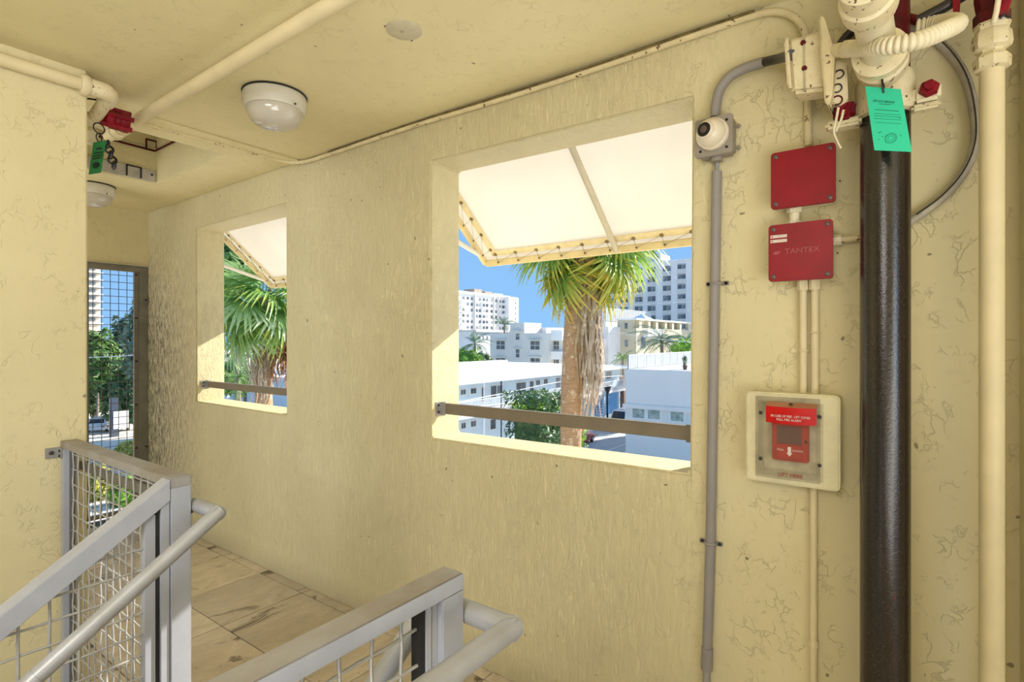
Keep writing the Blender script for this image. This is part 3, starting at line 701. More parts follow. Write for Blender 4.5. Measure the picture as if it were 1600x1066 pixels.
# ------------------------------------------------------------------ ceiling lamps and cover plate
def ceiling_lamp(x, y, label):
    t = thing('ceiling_lamp', label, 'ceiling lamp', (x, y, ZC), 'round ceiling lamps'); r = 0.130
    MB().lathe([(r * 1.0, 0), (r * 1.03, 0.004), (r * 1.0, 0.008)], (x, y, ZC), (0, 0, -1), 40).build('gasket', 'gasket', t, smooth=40)
    MB().lathe([(r * 0.98, 0.008), (r, 0.012), (r, 0.050), (r * 0.97, 0.056), (r * 0.97, 0.066), (r * 0.94, 0.073), (r * 0.86, 0.075)], (x, y, ZC), (0, 0, -1), 40).build('lamp_base', 'lamp_base', t, smooth=40)
    MB().lathe([(r * 0.87, 0.072), (r * 0.875, 0.080), (r * 0.85, 0.098), (r * 0.76, 0.120), (r * 0.60, 0.137), (r * 0.38, 0.148), (r * 0.15, 0.152), (0.001, 0.153)], (x, y, ZC), (0, 0, -1), 40).build('lamp_dome', 'lamp_dome', t, smooth=60)
    a = math.atan2(-y, -x) + 0.62
    MB().cbox((x + math.cos(a) * r * 1.0, y + math.sin(a) * r * 1.0, ZC - 0.066), (0.012, 0.012, 0.014), Matrix.Rotation(a, 3, 'Z')).build('clip', 'lamp_base', t, bevel=0.002)
    MB().lathe([(0.005, 0), (0.004, 0.003)], (x + math.cos(a) * (r + .005), y + math.sin(a) * (r + .005), ZC - 0.070), (math.cos(a), math.sin(a), -0.3), 8).build('screw', 'bolt', t)
    return t
ceiling_lamp(0.691 * D, 1.18 * D, 'white round ceiling lamp with a frosted dome between the two pipes')
ceiling_lamp(0.702 * D, 2.41 * D, 'white round ceiling lamp half hidden by the left wall edge beside the hatch')
t = thing('cover_plate', 'pale round blank cover plate flush on the ceiling', 'cover plate', (0.685 * D, 0.743 * D, ZC))
MB().lathe([(0.062, 0), (0.062, 0.003), (0.056, 0.006), (0.001, 0.0065)], (0.685 * D, 0.743 * D, ZC), (0, 0, -1), 32).build('plate', 'plate_grey', t, smooth=40)
MB().lathe([(0.007, 0.006), (0.006, 0.009)], (0.682 * D, 0.746 * D, ZC), (0, 0, -1), 10).build('screw', 'seal_gum', t)
for a in (0.4, 2.6):
    MB().lathe([(0.003, 0.002), (0.0025, 0.004)], (0.685 * D + math.cos(a) * .066, 0.743 * D + math.sin(a) * .066, ZC), (0, 0, -1), 8).build('screw', 'bolt', t)

# ------------------------------------------------------------------ roof hatch fittings
yh1 = hy1 - 0.004
t = thing('hatch_track', 'grey metal strip along the lower far edge of the ceiling hatch', 'metal strip', ((hx0 + hx1) / 2, yh1, ZC))
MB().box((hx0 + 0.01, yh1 - 0.012, ZC + 0.004), (hx1 - 0.01, yh1, ZC + 0.082)).build('strip', 'hatch_track', t, bevel=0.002)
cx_ = atY(208, 272, yh1).x
mb = MB()
for a, b in (((-.045, .01), (-.037, .082)), ((.037, .01), (.045, .082)), ((-.045, .076), (.045, .084))):
    mb.box((cx_ + a[0], yh1 - 0.018, ZC + a[1]), (cx_ + b[0], yh1 - 0.010, ZC + b[1]))
mb.build('clip', 'gasket', t); MB().lathe([(0.008, 0), (0.006, 0.006)], (hx1 - 0.03, yh1 - 0.012, ZC + 0.05), (0, -1, 0), 8).build('bolt', 'bolt', t)
t = thing('thin_conduit', 'thin dark stained conduit across the inside of the ceiling hatch', 'conduit', ((hx0 + hx1) / 2, yh1, ZC + 0.24))
za, zb = atY(185, 222, hy1).z, atY(252, 240, hy1).z
zc = (za + zb) / 2
MB().tube([(hx0, hy1 - 0.012, zc + .01), (hx1 - 0.012, hy1 - 0.012, zc), (hx1 - 0.012, hy1 - 0.35, zc)], 0.007, 8).build('tube', 'oxide_red', t, smooth=50)
bx_ = atY(236, 228, hy1).x
mb = MB()
for a, b in (((-.035, 0), (-.028, .07)), ((.028, 0), (.035, .07)), ((-.035, .064), (.035, .072))): mb.box((bx_ + a[0], hy1 - 0.014, zc + a[1]), (bx_ + b[0], hy1 - 0.002, zc + b[1]))
mb.build('bracket', 'oxide_red', t)

# ------------------------------------------------------------------ sprinkler pipes, valve and green tag, upper left
zp = HC + 0.5335 * D; xp = 0.530 * D
t = thing('sprinkler_pipe', 'cream sprinkler pipe hung below the ceiling, running diagonally across the top left', 'pipe', (xp, 0.8 * D, zp))
MB().cyl((xp, -2.5, zp), (xp, 1.70 * D, zp), 0.0245, 16).build('pipe', 'cream_pipe', t, smooth=50)
MB().lathe([(0.024, 0), (0.034, 0.002), (0.034, 0.03), (0.030, 0.034), (0.030, 0.06), (0.036, 0.062), (0.036, 0.085), (0.02, 0.09)], (xp, 1.61 * D, zp), (0, 1, 0), 16).build('end_cap', 'cream_metal', t, smooth=40)
hyy = atZ(183, 190, zp + 0.02).y
t = thing('pipe_hanger', 'rusty ring hanger holding the diagonal sprinkler pipe to the ceiling', 'pipe hanger', (xp, hyy, zp))
MB().tube(arc((xp, hyy, zp), (1, 0, 0), (0, 0, 1), 0.030, 0, 2 * math.pi, 20), 0.0045, 6, False).build('ring', 'cream_pipe_rusty', t, smooth=60)
MB().tube(arc((xp, hyy, zp + 0.045), (1, 0, 0), (0, 0, 1), 0.014, 0, 2 * math.pi, 14), 0.004, 6, False).build('swivel', 'oxide_red', t, smooth=60)
MB().cyl((xp, hyy, zp + 0.055), (xp, hyy, ZC), 0.004, 8).build('rod', 'cream_pipe_rusty', t)
MB().cbox((xp, hyy, ZC - 0.003), (0.07, 0.02, 0.006)).build('ceiling_plate', 'cream_pipe_rusty', t)
zl_ = HC + 0.5275 * D; yl_ = YL - 0.030; xe = 0.425 * D
t = thing('sprinkler_pipe', 'cream pipe along the top of the left wall ending in an elbow', 'pipe', (0, yl_, zl_))
MB().cyl((-3.9, yl_, zl_), (xe - 0.03, yl_, zl_), 0.0245, 16).build('pipe', 'cream_pipe', t, smooth=50)
MB().tube(smooth_path([(xe - 0.075, yl_, zl_), (xe - 0.03, yl_, zl_), (xe + 0.008, yl_ + 0.006, zl_), (xe + 0.022, yl_ + 0.04, zl_ - 0.004), (xe + 0.024, yl_ + 0.075, zl_ - 0.012)], 4), 0.034, 14).build('elbow', 'cream_metal', t, smooth=50)
MB().lathe([(0.038, 0), (0.041, 0.006), (0.041, 0.022), (0.038, 0.028)], (xe - 0.085, yl_, zl_), (1, 0, 0), 16).build('elbow_collar', 'cream_metal', t, smooth=40)
MB().cyl((xe + 0.024, yl_ + 0.07, zl_ - 0.01), (xe + 0.024, yl_ + 0.20, zl_ - 0.045), 0.026, 14).build('nipple', 'cream_metal', t, smooth=50)
vy = yl_ + 0.225; vz = zl_ - 0.055
t = thing('valve', 'red sprinkler valve with flaking paint joining two cream pipes beside the left wall', 'valve', (xe + 0.08, vy, vz))
MB().lathe([(0.024, -0.075), (0.040, -0.07), (0.042, -0.045), (0.032, -0.04), (0.030, 0.0), (0.032, 0.05), (0.024, 0.055)], (xe + 0.02, vy, vz), (1, 0, 0), 14).build('left_socket', 'cream_metal', t, smooth=40)
MB().lathe([(0.024, -0.05), (0.040, -0.045), (0.043, -0.02), (0.036, -0.012), (0.040, 0.0), (0.036, 0.012), (0.043, 0.02), (0.040, 0.045), (0.024, 0.05)], (xe + 0.098, vy - 0.02, vz + 0.024), (1, 0.1, 0.1), 12).build('body', 'red_paint', t, smooth=30)
for q in range(5):
    a = q * 1.256 + .5
    MB().lathe([(0.011, -0.058), (0.011, 0.058)], (xe + 0.098, vy - 0.02 + math.cos(a) * .038, vz + 0.024 + math.sin(a) * .038), (1, 0, 0), 6).build('bolt', 'red_paint', t)
MB().lathe([(0.020, 0.04), (0.028, 0.045), (0.024, 0.07), (0.020, 0.085)], (xe + 0.098, vy - 0.02, vz + 0.024), (0.9, 0.4, 0.0), 14).build('right_socket', 'cream_metal', t, smooth=40)
MB().lathe([(0.020, 0), (0.030, 0.01), (0.026, 0.06), (0.014, 0.07)], (xe + 0.02, vy + 0.02, vz - 0.03), (0.1, 0.3, -1), 12).build('drain_boss', 'cream_metal', t, smooth=40)
MB().tube(smooth_path([(xe - 0.06, vy + .01, vz + 0.03), (xe - 0.03, vy - .02, vz + .07), (xe + 0.05, vy - .02, vz + .09)], 4), 0.004, 6).build('wire_tie', 'strap_black', t)
# chain below the valve
cc = atY(168, 236, vy + 0.05)
t = thing('rusty_chain', 'short dark rusty chain hanging beside the green tag', 'chain', cc)
for q in range(5):
    a = (1, 0, 0) if q % 2 else (0, 1, 0)
    MB().tube(arc(cc + Vector((0.006 * q, 0, 0.03 - q * 0.022)), a, (0, 0, 1), 0.016, 0, 2 * math.pi, 10), 0.0055, 5, False).build('link', 'strap_black', t)
yt = vy - 0.03
cn = [atY(u, v, yt) for u, v in ((145.8, 222.7), (166, 219.3), (158, 270), (138.6, 272.8))]
t = thing('inspection_tag', 'dark green paper tag hanging from the red valve at the top left', 'tag', cn[0])
MB().hexa(cn, [c + Vector((0, 0.0015, 0)) for c in cn]).build('card', 'tag_green', t)
rt = (cn[1] - cn[0]).normalized(); dn = (cn[3] - cn[0]); ln = dn.length; dn = dn.normalized(); wd = (cn[1] - cn[0]).length
mb = MB()
for f, a, b in ((0.23, .3, .75), (0.36, .15, .85), (0.45, .12, .85), (0.53, .12, .8)):
    q = cn[0] + dn * ln * f + Vector((0, -0.0012, 0)); h = 0.0048 if f < .3 else 0.0036
    mb.hexa([q + rt * wd * a - dn * h, q + rt * wd * b - dn * h, q + rt * wd * b + dn * h, q + rt * wd * a + dn * h], [q + rt * wd * a - dn * h + Vector((0, .001, 0)), q + rt * wd * b - dn * h + Vector((0, .001, 0)), q + rt * wd * b + dn * h + Vector((0, .001, 0)), q + rt * wd * a + dn * h + Vector((0, .001, 0))])
mb.build('print_lines', 'tag_black', t)
ce = cn[0] + rt * wd * .48 + dn * ln * .75 + Vector((0, -0.001, 0))
MB().tube(arc(ce, rt, dn, wd * .20, 0, 6.283, 18), 0.0042, 5, False).build('print_seal', 'tag_black', t)
MB().lathe([(0.006, 0), (0.006, .0005)], ce, (0, -1, 0), 12).build('print_seal', 'tag_black', t)
hk = cn[0] + rt * wd * .45 + dn * 0.006
MB().tube(arc(hk + Vector((0, 0, .022)), (0.7, 0.5, 0), (0, 0, 1), 0.018, 0, 6.283, 16), 0.0024, 6, False).build('tie_ring', 'strap_black', t)
MB().tube(arc(hk + Vector((0.0, 0, .062)), (1, 0.3, 0), (0, 0, 1), 0.022, 0, 6.283, 16), 0.0024, 6, False).build('tie_ring', 'strap_black', t)

# ------------------------------------------------------------------ ceiling conduit (along the ceiling, along the wall head, down to the red boxes)
xw = D - 0.012; zcn = ZC - 0.012
cu1, cu2 = atX(1250, 60, xw), None
yd = atX(1261, 160, xw).y
q = [(0.50 * D, 1.595 * D, zcn - 0.002), (0.80 * D, 1.585 * D, zcn - 0.002), (0.94 * D, 1.58 * D, zcn - 0.002), (0.985 * D, 1.55 * D, zcn - 0.003), (xw, 1.49 * D, zcn - 0.006), (xw, 1.40 * D, zcn - 0.006)]
za_ = [atX(u, v, xw) for u, v in ((640, 197), (800, 150), (960, 98), (1100, 50), (1180, 24))]
zmean = zcn - 0.010
q += [(xw, p.y, min(zcn - 0.002, p.z)) for p in za_]
q += [atX(u, v, xw) for u, v in ((1215, 19), (1240, 27), (1255, 45), (1260, 70), (1262, 110), (1263, 228))]
t = thing('ceiling_conduit', 'cream rusty conduit along the ceiling edge, bending down to the upper red box', 'conduit', (xw, 0.8 * D, zcn))
MB().tube(smooth_path(q, 4), 0.0115, 10).build('tube', 'cream_pipe_rusty', t, smooth=60)
MB().tube(smooth_path([Vector(p) + Vector((-0.010, 0, 0.0085)) for p in q[5:11]], 4), 0.0045, 6).build('shade_line', 'seam_shade', t)  # dark bead drawn in for the shadow between conduit and ceiling
MB().tube(smooth_path([Vector(p) + Vector((0, -0.010, 0.0105)) for p in q[0:4]], 4), 0.0035, 6).build('shade_line', 'seam_shade', t)
# ------------------------------------------------------------------ grey conduit, camera and its box
xc = D - 0.016
t = thing('grey_conduit', 'long grey plastic conduit on the wall between the big opening and the red boxes', 'conduit', atX(1112, 1000, xc))
qs = [atX(u, v, xc) for u, v in ((1120, 268), (1117, 440), (1110, 850), (1104, 1040), (1101, 1190))]
MB().tube(qs[:4], 0.0165, 14).build('tube', 'conduit_gray', t, smooth=50)
MB().tube(qs[3:], 0.013, 12).build('tube', 'bracket_metal', t, smooth=50)
MB().tube([atX(1105, 1012, xc), atX(1104, 1046, xc)], 0.019, 14).build('coupling', 'conduit_gray', t, smooth=50)
MB().tube([atX(1120.5, 240, xc), atX(1120, 272, xc)], 0.0065, 8).build('cable', 'pane_grey', t, smooth=50)
for (u, v) in ((1119.5, 443), (1109.5, 849)):
    p = atX(u, v, xc)
    mb = MB(); mb.tube(arc(p, (0, 1, 0), (-1, 0, 0), 0.0178, -0.1, math.pi + .1, 10), 0.0045, 6)
    mb.cbox(p + Vector((0.012, 0.026, 0)), (0.005, 0.024, 0.013)); mb.cbox(p + Vector((0.012, -0.026, 0)), (0.005, 0.024, 0.013))
    s = mb.build('strap', 'conduit_gray', t, smooth=50)
    for k in (1, -1): MB().lathe([(0.0065, 0), (0.005, 0.006)], p + Vector((0.009, k * 0.029, 0)), (-1, 0, 0), 8).build('screw', 'lens_black', s)
xb = D - 0.066
cn = [atX(u, v, xb) for u, v in ((1085, 188), (1143, 176.5), (1146.5, 239), (1086, 246))]
yl0, yl1 = (cn[0].y + cn[3].y) / 2, (cn[1].y + cn[2].y) / 2; zl0, zl1 = (cn[2].z + cn[3].z) / 2, (cn[0].z + cn[1].z) / 2
bc = Vector((xb, (yl0 + yl1) / 2, (zl0 + zl1) / 2))
t = thing('security_camera', 'cream dome security camera on a square grey box right of the big opening', 'camera', bc)
MB().box((xb + 0.008, yl1 + 0.004, zl0 + 0.004), (D, yl0 - 0.004, zl1 - 0.004)).build('box', 'camera_box', t, bevel=0.008, smooth=40)
MB().rplate(xb, xb + 0.010, yl1, yl0, zl0, zl1, 0.010).build('box_lid', 'camera_box', t, bevel=0.0015, smooth=30)
for dy in (-.042, .042):
    for dz in (-.044, .044): MB().lathe([(0.0048, 0), (0.004, 0.002)], bc + Vector((0, dy, dz)), (-1, 0, 0), 8).build('screw', 'lens_black', t)
for dz in (-.036, .036): MB().cbox(Vector((D - 0.008, yl1 - 0.004, bc.z + dz - .0)), (0.012, 0.014, 0.014)).build('lug', 'camera_box', t, bevel=0.004)
MB().cyl((D - 0.03, bc.y, zl0 - 0.012), (D - 0.03, bc.y, zl0 + 0.01), 0.020, 12).build('hub', 'camera_box', t, smooth=50)
dc = bc + Vector((-0.020, -0.000, 0.003))
MB().lathe([(0.050, -0.022), (0.052, -0.016), (0.052, -0.004), (0.049, 0.002), (0.045, 0.004)], dc, (-1, 0, 0), 30).build('collar', 'camera_shell', t, smooth=40)
hd = []
for i in range(11):
    a = i / 10 * math.pi * 0.5; hd.append((0.047 * math.cos(a), 0.047 * math.sin(a)))
MB().lathe(hd, dc + Vector((0.002, 0, 0)), (-1, 0, 0), 30).build('ball', 'camera_shell', t, smooth=70)
ld = Vector((-0.97, 0.24, 0.02)).normalized(); lc = dc + Vector((-0.0, 0, 0))
MB().lathe([(0.030, 0.030), (0.029, 0.040), (0.024, 0.046), (0.021, 0.046)], lc, ld, 24).build('bezel', 'camera_shell', t, smooth=40)
MB().lathe([(0.023, 0.040), (0.0225, 0.0475), (0.013, 0.047)], lc, ld, 24).build('lens_ring', 'lens_black', t, smooth=40)
MB().lathe([(0.012, 0.040), (0.0115, 0.0495), (0.001, 0.0505)], lc, ld, 18).build('lens', 'lens_ring', t, smooth=50)
# feed from the junction box to the camera
xq = D - 0.03
t = thing('grey_conduit', 'short grey conduit bend from the camera box up to the cream junction box', 'conduit', atX(1120, 150, xq))
qq = [atX(u, v, xq) for u, v in ((1117.5, 183), (1118.5, 165), (1125, 140), (1140, 120), (1163, 107), (1193, 97.5))]
MB().tube(smooth_path(qq, 5), 0.0165, 14).build('tube', 'conduit_gray', t, smooth=60)
xj = 0.895 * D
MB().tube([atX(1192, 97.5, xq), atX(1215, 92, xq - 0.03), atX(1236, 86, xj)], 0.0145, 12).build('sleeve', 'hose_black', t, smooth=60)

# ------------------------------------------------------------------ the two red boxes and their fittings
def red_box(corners, xf, label, mat, name='red_box'):
    c = [atX(u, v, xf) for u, v in corners]; y0_, y1_ = (c[1].y + c[2].y) / 2, (c[0].y + c[3].y) / 2; z0_, z1_ = (c[2].z + c[3].z) / 2, (c[0].z + c[1].z) / 2
    t = thing(name, label, 'electrical box', ((xf + D) / 2, (y0_ + y1_) / 2, z0_), 'red electrical boxes')
    MB().box((xf + 0.012, y0_ + 0.006, z0_ + 0.006), (D, y1_ - 0.006, z1_ - 0.006)).build('box', 'cream_white', t, bevel=0.003)
    MB().rplate(xf, xf + 0.014, y0_, y1_, z0_, z1_, 0.010).build('lid', mat, t, bevel=0.0012, smooth=30)
    for yy in (y0_ + 0.014, y1_ - 0.014):
        for zz in (z0_ + 0.014, z1_ - 0.014):
            MB().lathe([(0.0068, -0.001), (0.0068, 0.002), (0.0045, 0.0035), (0.001, 0.0035)], (xf, yy, zz), (-1, 0, 0), 12).build('screw', 'lens_ring', t, smooth=40)
    return t, y0_, y1_, z0_, z1_
XF = D - 0.075
b1, b1y0, b1y1, b1z0, b1z1 = red_box(((1204.7, 237.4), (1306, 224), (1305, 316.8), (1203.8, 326)), XF, 'plain dark red square box, the upper of the two on the wall', 'red_box')
b2, b2y0, b2y1, b2z0, b2z1 = red_box(((1200, 352.5), (1300.9, 341.8), (1302, 435.2), (1201.3, 440.3)), XF, 'scratched red square box with two pale label strips, the lower of the two', 'red_box_worn')
RT = (0, -1, 0); UP = (0, 0, 1)
for k, zz in enumerate((0.042, 0.056)):
    p = Vector((XF - 0.0006, b2y1 - 0.030, b2z1 - zz + .006))
    l = MB().box((XF - 0.0012, b2y1 - 0.052, p.z - 0.0048), (XF, b2y1 - 0.006, p.z + 0.0042)).build('label', 'pink_label', b2)
    MB().box((XF - 0.0018, b2y1 - 0.048, p.z + 0.000), (XF - 0.001, b2y1 - 0.026, p.z + 0.0012)).build('print', 'seal_gum', l)
    MB().lathe([(0.0025, 0), (0.002, 0.0006)], (XF - 0.0012, b2y1 - 0.011, p.z), (-1, 0, 0), 6).build('print', 'red_print', l)
text('TANTEX', 0.023, 'red_raised', b2, (XF - 0.0004, (b2y0 + b2y1) / 2 - 0.006, (b2z0 + b2z1) / 2 + 0.002), RT, UP, 'lettering', 0.0012, sx=1.05)
MB().prism([(XF - 0.001, b2y1 - 0.012, b2z0 + .083), (XF - 0.001, b2y1 - 0.028, b2z0 + .083), (XF - 0.001, b2y1 - 0.035, b2z0 + .092), (XF - 0.001, b2y1 - 0.018, b2z0 + .091)], (0.001, 0, 0)).build('emblem', 'red_raised', b2)
def nipple(p, q, r, mat, name, label, cat, nut=1.45):
    t = thing(name, label, cat, p); p, q = Vector(p), Vector(q); d = (q - p).normalized(); L = (q - p).length
    MB().tube([p, q], r, 12).build('tube', mat, t, smooth=50)
    for s, o in ((1, p), (-1, q)): MB().tube([o, o + d * s * L * .28], r * nut, 8).build('lock_nut', mat, t, smooth=20)
    return t
xm_ = D - 0.035
yn_ = atX(1241, 335, xm_).y
nipple((xm_, yn_, b2z1 - 0.006), (xm_, yn_, b1z0 + 0.006), 0.015, 'cream_white', 'conduit_nipple', 'short cream conduit coupling between the two red boxes', 'conduit coupling')
# twin conduits down to the alarm call point
xs_ = D - 0.014
ax_f = 0.952 * D
alz1 = atX(1235, 617, xs_).z
for u, lab in ((1255, 'left of the two thin cream conduits from lower red box to alarm'), (1273.5, 'right of the two thin cream conduits from lower red box to alarm')):
    y = atX(u, 520, xs_).y
    t = thing('thin_conduit', lab, 'conduit', (xs_, y, alz1), 'thin cream conduits above the alarm')
    MB().tube([(xs_, y, alz1 - 0.006), (xs_, y, alz1 + .16), (xs_ - .004, y, b2z0 - 0.03), (xs_ - 0.016, y, b2z0 + 0.006)], 0.0112, 10).build('tube', 'cream_pipe', t, smooth=60)
    MB().tube([(xs_ - 0.010, y, b2z0 - 0.026), (xs_ - 0.014, y, b2z0 + 0.004)], 0.016, 8).build('connector', 'cream_metal', t, smooth=20)
    v = 520 if u > 1260 else 548
    zz = atX(u, v, xs_).z
    mb = MB(); mb.tube(arc((xs_, y, zz), (0, 1, 0), (-1, 0, 0), 0.0122, -0.1, math.pi + .1, 8), 0.0035, 6); mb.cbox((D - 0.003, y + (0.022 if u < 1260 else .018), zz), (0.005, 0.026, 0.014))
    mb.build('strap', 'cream_pipe_rusty' if u > 1260 else 'cream_pipe', t, smooth=50)
y = atX(1271, 850, xs_).y; alz0 = atX(1240, 760, xs_).z
t = thing('thin_conduit', 'thin cream conduit running down the wall below the alarm', 'conduit', (xs_, y, 0))
MB().tube([(xs_, y, 0.01), (xs_, y, alz0 + 0.02)], 0.0105, 10).build('tube', 'cream_pipe', t, smooth=60)
zz = atX(1268, 1005, xs_).z
MB().tube([(xs_, y, zz - .008), (xs_, y, zz + .010)], 0.014, 8).build('coupling', 'cream_pipe', t, smooth=20)
# conduit elbow leaving the right side of the lower red box, looping behind the standpipe
xl = D - 0.022
lp = [atX(u, v, xl) for u, v in ((1304, 376), (1320, 374), (1350, 371), (1395, 362), (1432, 340), (1472, 310), (1503, 275), (1521, 235), (1524, 190), (1512, 130), (1485, 85), (1445, 52), (1400, 36), (1362, 36), (1335, 46), (1316, 66), (1309, 84))]
t = thing('flexible_hose', 'long grey flexible hose looping from the lower red box round behind the black pipe', 'hose', lp[6])
MB().tube(smooth_path(lp[3:], 5), 0.0115, 10).build('hose', 'hose_grey', t, smooth=60)
MB().tube(lp[:4], 0.0095, 10).build('tube', 'cream_pipe_rusty', t, smooth=60)
MB().tube([lp[0] + Vector((0, .006, 0)), lp[0].lerp(lp[1], .7)], 0.0165, 8).build('lock_nut', 'cream_white', t, smooth=20)
MB().tube(smooth_path(lp[13:], 4), 0.013, 10).build('dark_end', 'hose_black', t, smooth=60)
hl = [p + Vector((-0.012, 0, 0.006)) for p in smooth_path(lp[4:13], 4)]
MB().tube(hl, 0.0018, 5).build('strap_wire', 'hose_black', t)

# ------------------------------------------------------------------ alarm call point under its clear cover
ca = [atX(u, v, 0.962 * D) for u, v in ((1165, 613.5), (1314.5, 617), (1311, 767), (1165, 751.5))]
ay1, ay0 = (ca[0].y + ca[3].y) / 2, (ca[1].y + ca[2].y) / 2; az1, az0 = (ca[0].z + ca[1].z) / 2, (ca[2].z + ca[3].z) / 2
xa = 0.962 * D
al = thing('fire_alarm', 'red fire alarm pull station under a clear cover on a cream back plate', 'fire alarm', (D, (ay0 + ay1) / 2, az0))
MB().rplate(xa, D, ay0, ay1, az0, az1, 0.014).build('back_plate', 'alarm_back', al, bevel=0.005, smooth=40)
MB().box((xa - 0.004, ay0 + 0.05, az0 + 0.016), (xa + 0.002, ay1 - 0.030, az1 - 0.012)).build('gasket_frame', 'seal_gum', al, bevel=0.002)
fc = [atX(u, v, xa - 0.004) for u, v in ((1184.6, 625), (1287, 632), (1286, 752), (1183.7, 742.6))]
fy1, fy0 = (fc[0].y + fc[3].y) / 2, (fc[1].y + fc[2].y) / 2; fz1, fz0 = (fc[0].z + fc[1].z) / 2, (fc[2].z + fc[3].z) / 2
# clear hood: flange ring and dome walls
fl = MB(); xq = xa - 0.004
for (a, b) in (((fy0, fz0), (fy0 + 0.018, fz1)), ((fy1 - 0.018, fz0), (fy1, fz1)), ((fy0 + .018, fz0), (fy1 - .018, fz0 + 0.022)), ((fy0 + .018, fz1 - 0.014), (fy1 - .018, fz1))):
    fl.box((xq - 0.006, a[0], a[1]), (xq, b[0], b[1]))
hood = fl.build('cover_flange', 'clear_cover', al, bevel=0.0015)
hd = MB(); q0 = [(fy0 + .018, fz0 + .022), (fy1 - .018, fz0 + .022), (fy1 - .018, fz1 - .014), (fy0 + .018, fz1 - .014)]; q1 = [(fy0 + .026, fz0 + .040), (fy1 - .026, fz0 + .040), (fy1 - .026, fz1 - .030), (fy0 + .026, fz1 - .030)]
XH = xq - 0.058
va = [(xq - .006, y, z) for y, z in q0] + [(XH, y, z) for y, z in q1]
hd.add(va, [(0, 1, 5, 4), (1, 2, 6, 5), (2, 3, 7, 6), (3, 0, 4, 7), (4, 5, 6, 7)])
hd.build('clear_hood', 'clear_cover', al, bevel=0.004, smooth=40)
for yy in (fy0 + .009, fy1 - .009):
    for zz in (fz0 + 0.05, fz1 - 0.038): MB().lathe([(0.0055, 0), (0.005, 0.003)], (xq - 0.006, yy, zz), (-1, 0, 0), 10).build('screw', 'bolt', al)
# pull station body
pc = [atX(u, v, xa - 0.030) for u, v in ((1206, 655), (1263, 660), (1263, 727), (1206, 716))]
py1, py0 = (pc[0].y + pc[3].y) / 2, (pc[1].y + pc[2].y) / 2; pz1, pz0 = (pc[0].z + pc[1].z) / 2, (pc[2].z + pc[3].z) / 2
XP = xa - 0.030
MB().box((XP, py0 + .0, pz0), (xa - .004, py1, pz1)).build('station_body', 'alarm_red', al, bevel=0.003)
MB().box((XP - 0.001, py0 + .018, pz0 + .052), (XP + .002, py1 - .014, pz1 - .018)).build('window', 'alarm_dark', al)
mb = MB(); mb.box((XP - 0.006, py0 + .016, pz0 + 0.008), (XP, py1 - .012, pz0 + 0.050)); hnd = mb.build('pull_handle', 'alarm_red', al, bevel=0.002)
pm = (py0 + py1) / 2; zm_ = pz0 + 0.030; xx = XP - 0.0066
MB().prism([(xx, pm + .0045, zm_ + .014), (xx, pm - .0045, zm_ + .014), (xx, pm - .0045, zm_ - .004), (xx, pm - .008, zm_ - .004), (xx, pm, zm_ - .014), (xx, pm + .008, zm_ - .004), (xx, pm + .0045, zm_ - .004)], (0.0006, 0, 0)).build('arrow', 'white_print', hnd)
text('PULL', 0.0085, 'pink_label', hnd, (xx, pm + .024, zm_ + .004), RT, UP); text('DOWN', 0.0085, 'pink_label', hnd, (xx, pm - .022, zm_ + .004), RT, UP)
MB().lathe([(0.0045, 0), (0.004, .001)], (XP, py0 + .006, (pz0 + pz1) / 2 + .002), (-1, 0, 0), 10).build('keyhole', 'lens_black', al)
# red instruction band and bulging cap on the hood
bn = [atX(u, v, XH) for u, v in ((1200, 637), (1272, 640), (1272, 665), (1200, 660))]
by1, by0, bz1, bz0 = bn[0].y, bn[1].y, (bn[0].z + bn[1].z) / 2 + 0.004, (bn[2].z + bn[3].z) / 2
by1 += 0.006; by0 -= 0.006
n_ = 12; mb = MB(); vs = []
for k in range(n_ + 1):
    f = k / n_; y = by1 + (by0 - by1) * f; bx2 = XH - 0.001 - 0.016 * math.sin(math.pi * f)
    vs += [(bx2, y, bz0), (bx2, y, bz1), (XH + .03, y, bz1 + .010)]
mb.add(vs, [(3 * k, 3 * k + 3, 3 * k + 4, 3 * k + 1) for k in range(n_)]); mb.build('instruction_band', 'alarm_band', al, smooth=60)
mb = MB(); mb.add(vs, [(3 * k + 1, 3 * k + 4, 3 * k + 5, 3 * k + 2) for k in range(n_)]); cp = mb.build('band_cap', 'alarm_cap', al, smooth=60)
MB().lathe([(0.006, 0), (0.005, .003)], (XH + 0.004, (by0 + by1) / 2, bz1 + .007), (-.3, 0, 1), 10).build('screw', 'bolt', cp)
xt = XH - 0.0185
text('IN CASE OF FIRE - LIFT COVER', 0.0098, 'white_print', al, (xt, (by0 + by1) / 2 - .002, bz0 + .0225), RT, UP, 'lettering', 0.0004, sx=0.78)
text('PULL FIRE ALARM', 0.0098, 'white_print', al, (xt, (by0 + by1) / 2 + .002, bz0 + .0125), RT, UP, 'lettering', 0.0004, sx=0.85)
lp_ = atX(1235, 748.5, xa - 0.011)
text('LIFT HERE', 0.0155, 'red_print', al, (xa - 0.0108, lp_.y, fz0 + 0.009), RT, UP, 'lettering', 0.0004, sx=0.98)

# ------------------------------------------------------------------ standpipe
px, py, pr = 0.937 * D, 0.0275 * D, 0.0575
t = thing('standpipe', 'thick glossy black vertical standpipe at the right', 'pipe', (px, py, 0))
zk = HC + 0.318 * D
MB().cyl((px, py, 0.0), (px, py, zk), pr, 32).build('pipe', 'black_pipe', t, smooth=50)
MB().cyl((px, py, zk), (px, py, ZC - 0.002), pr * 0.97, 32).build('upper_pipe', 'oxide_red', t, smooth=50)
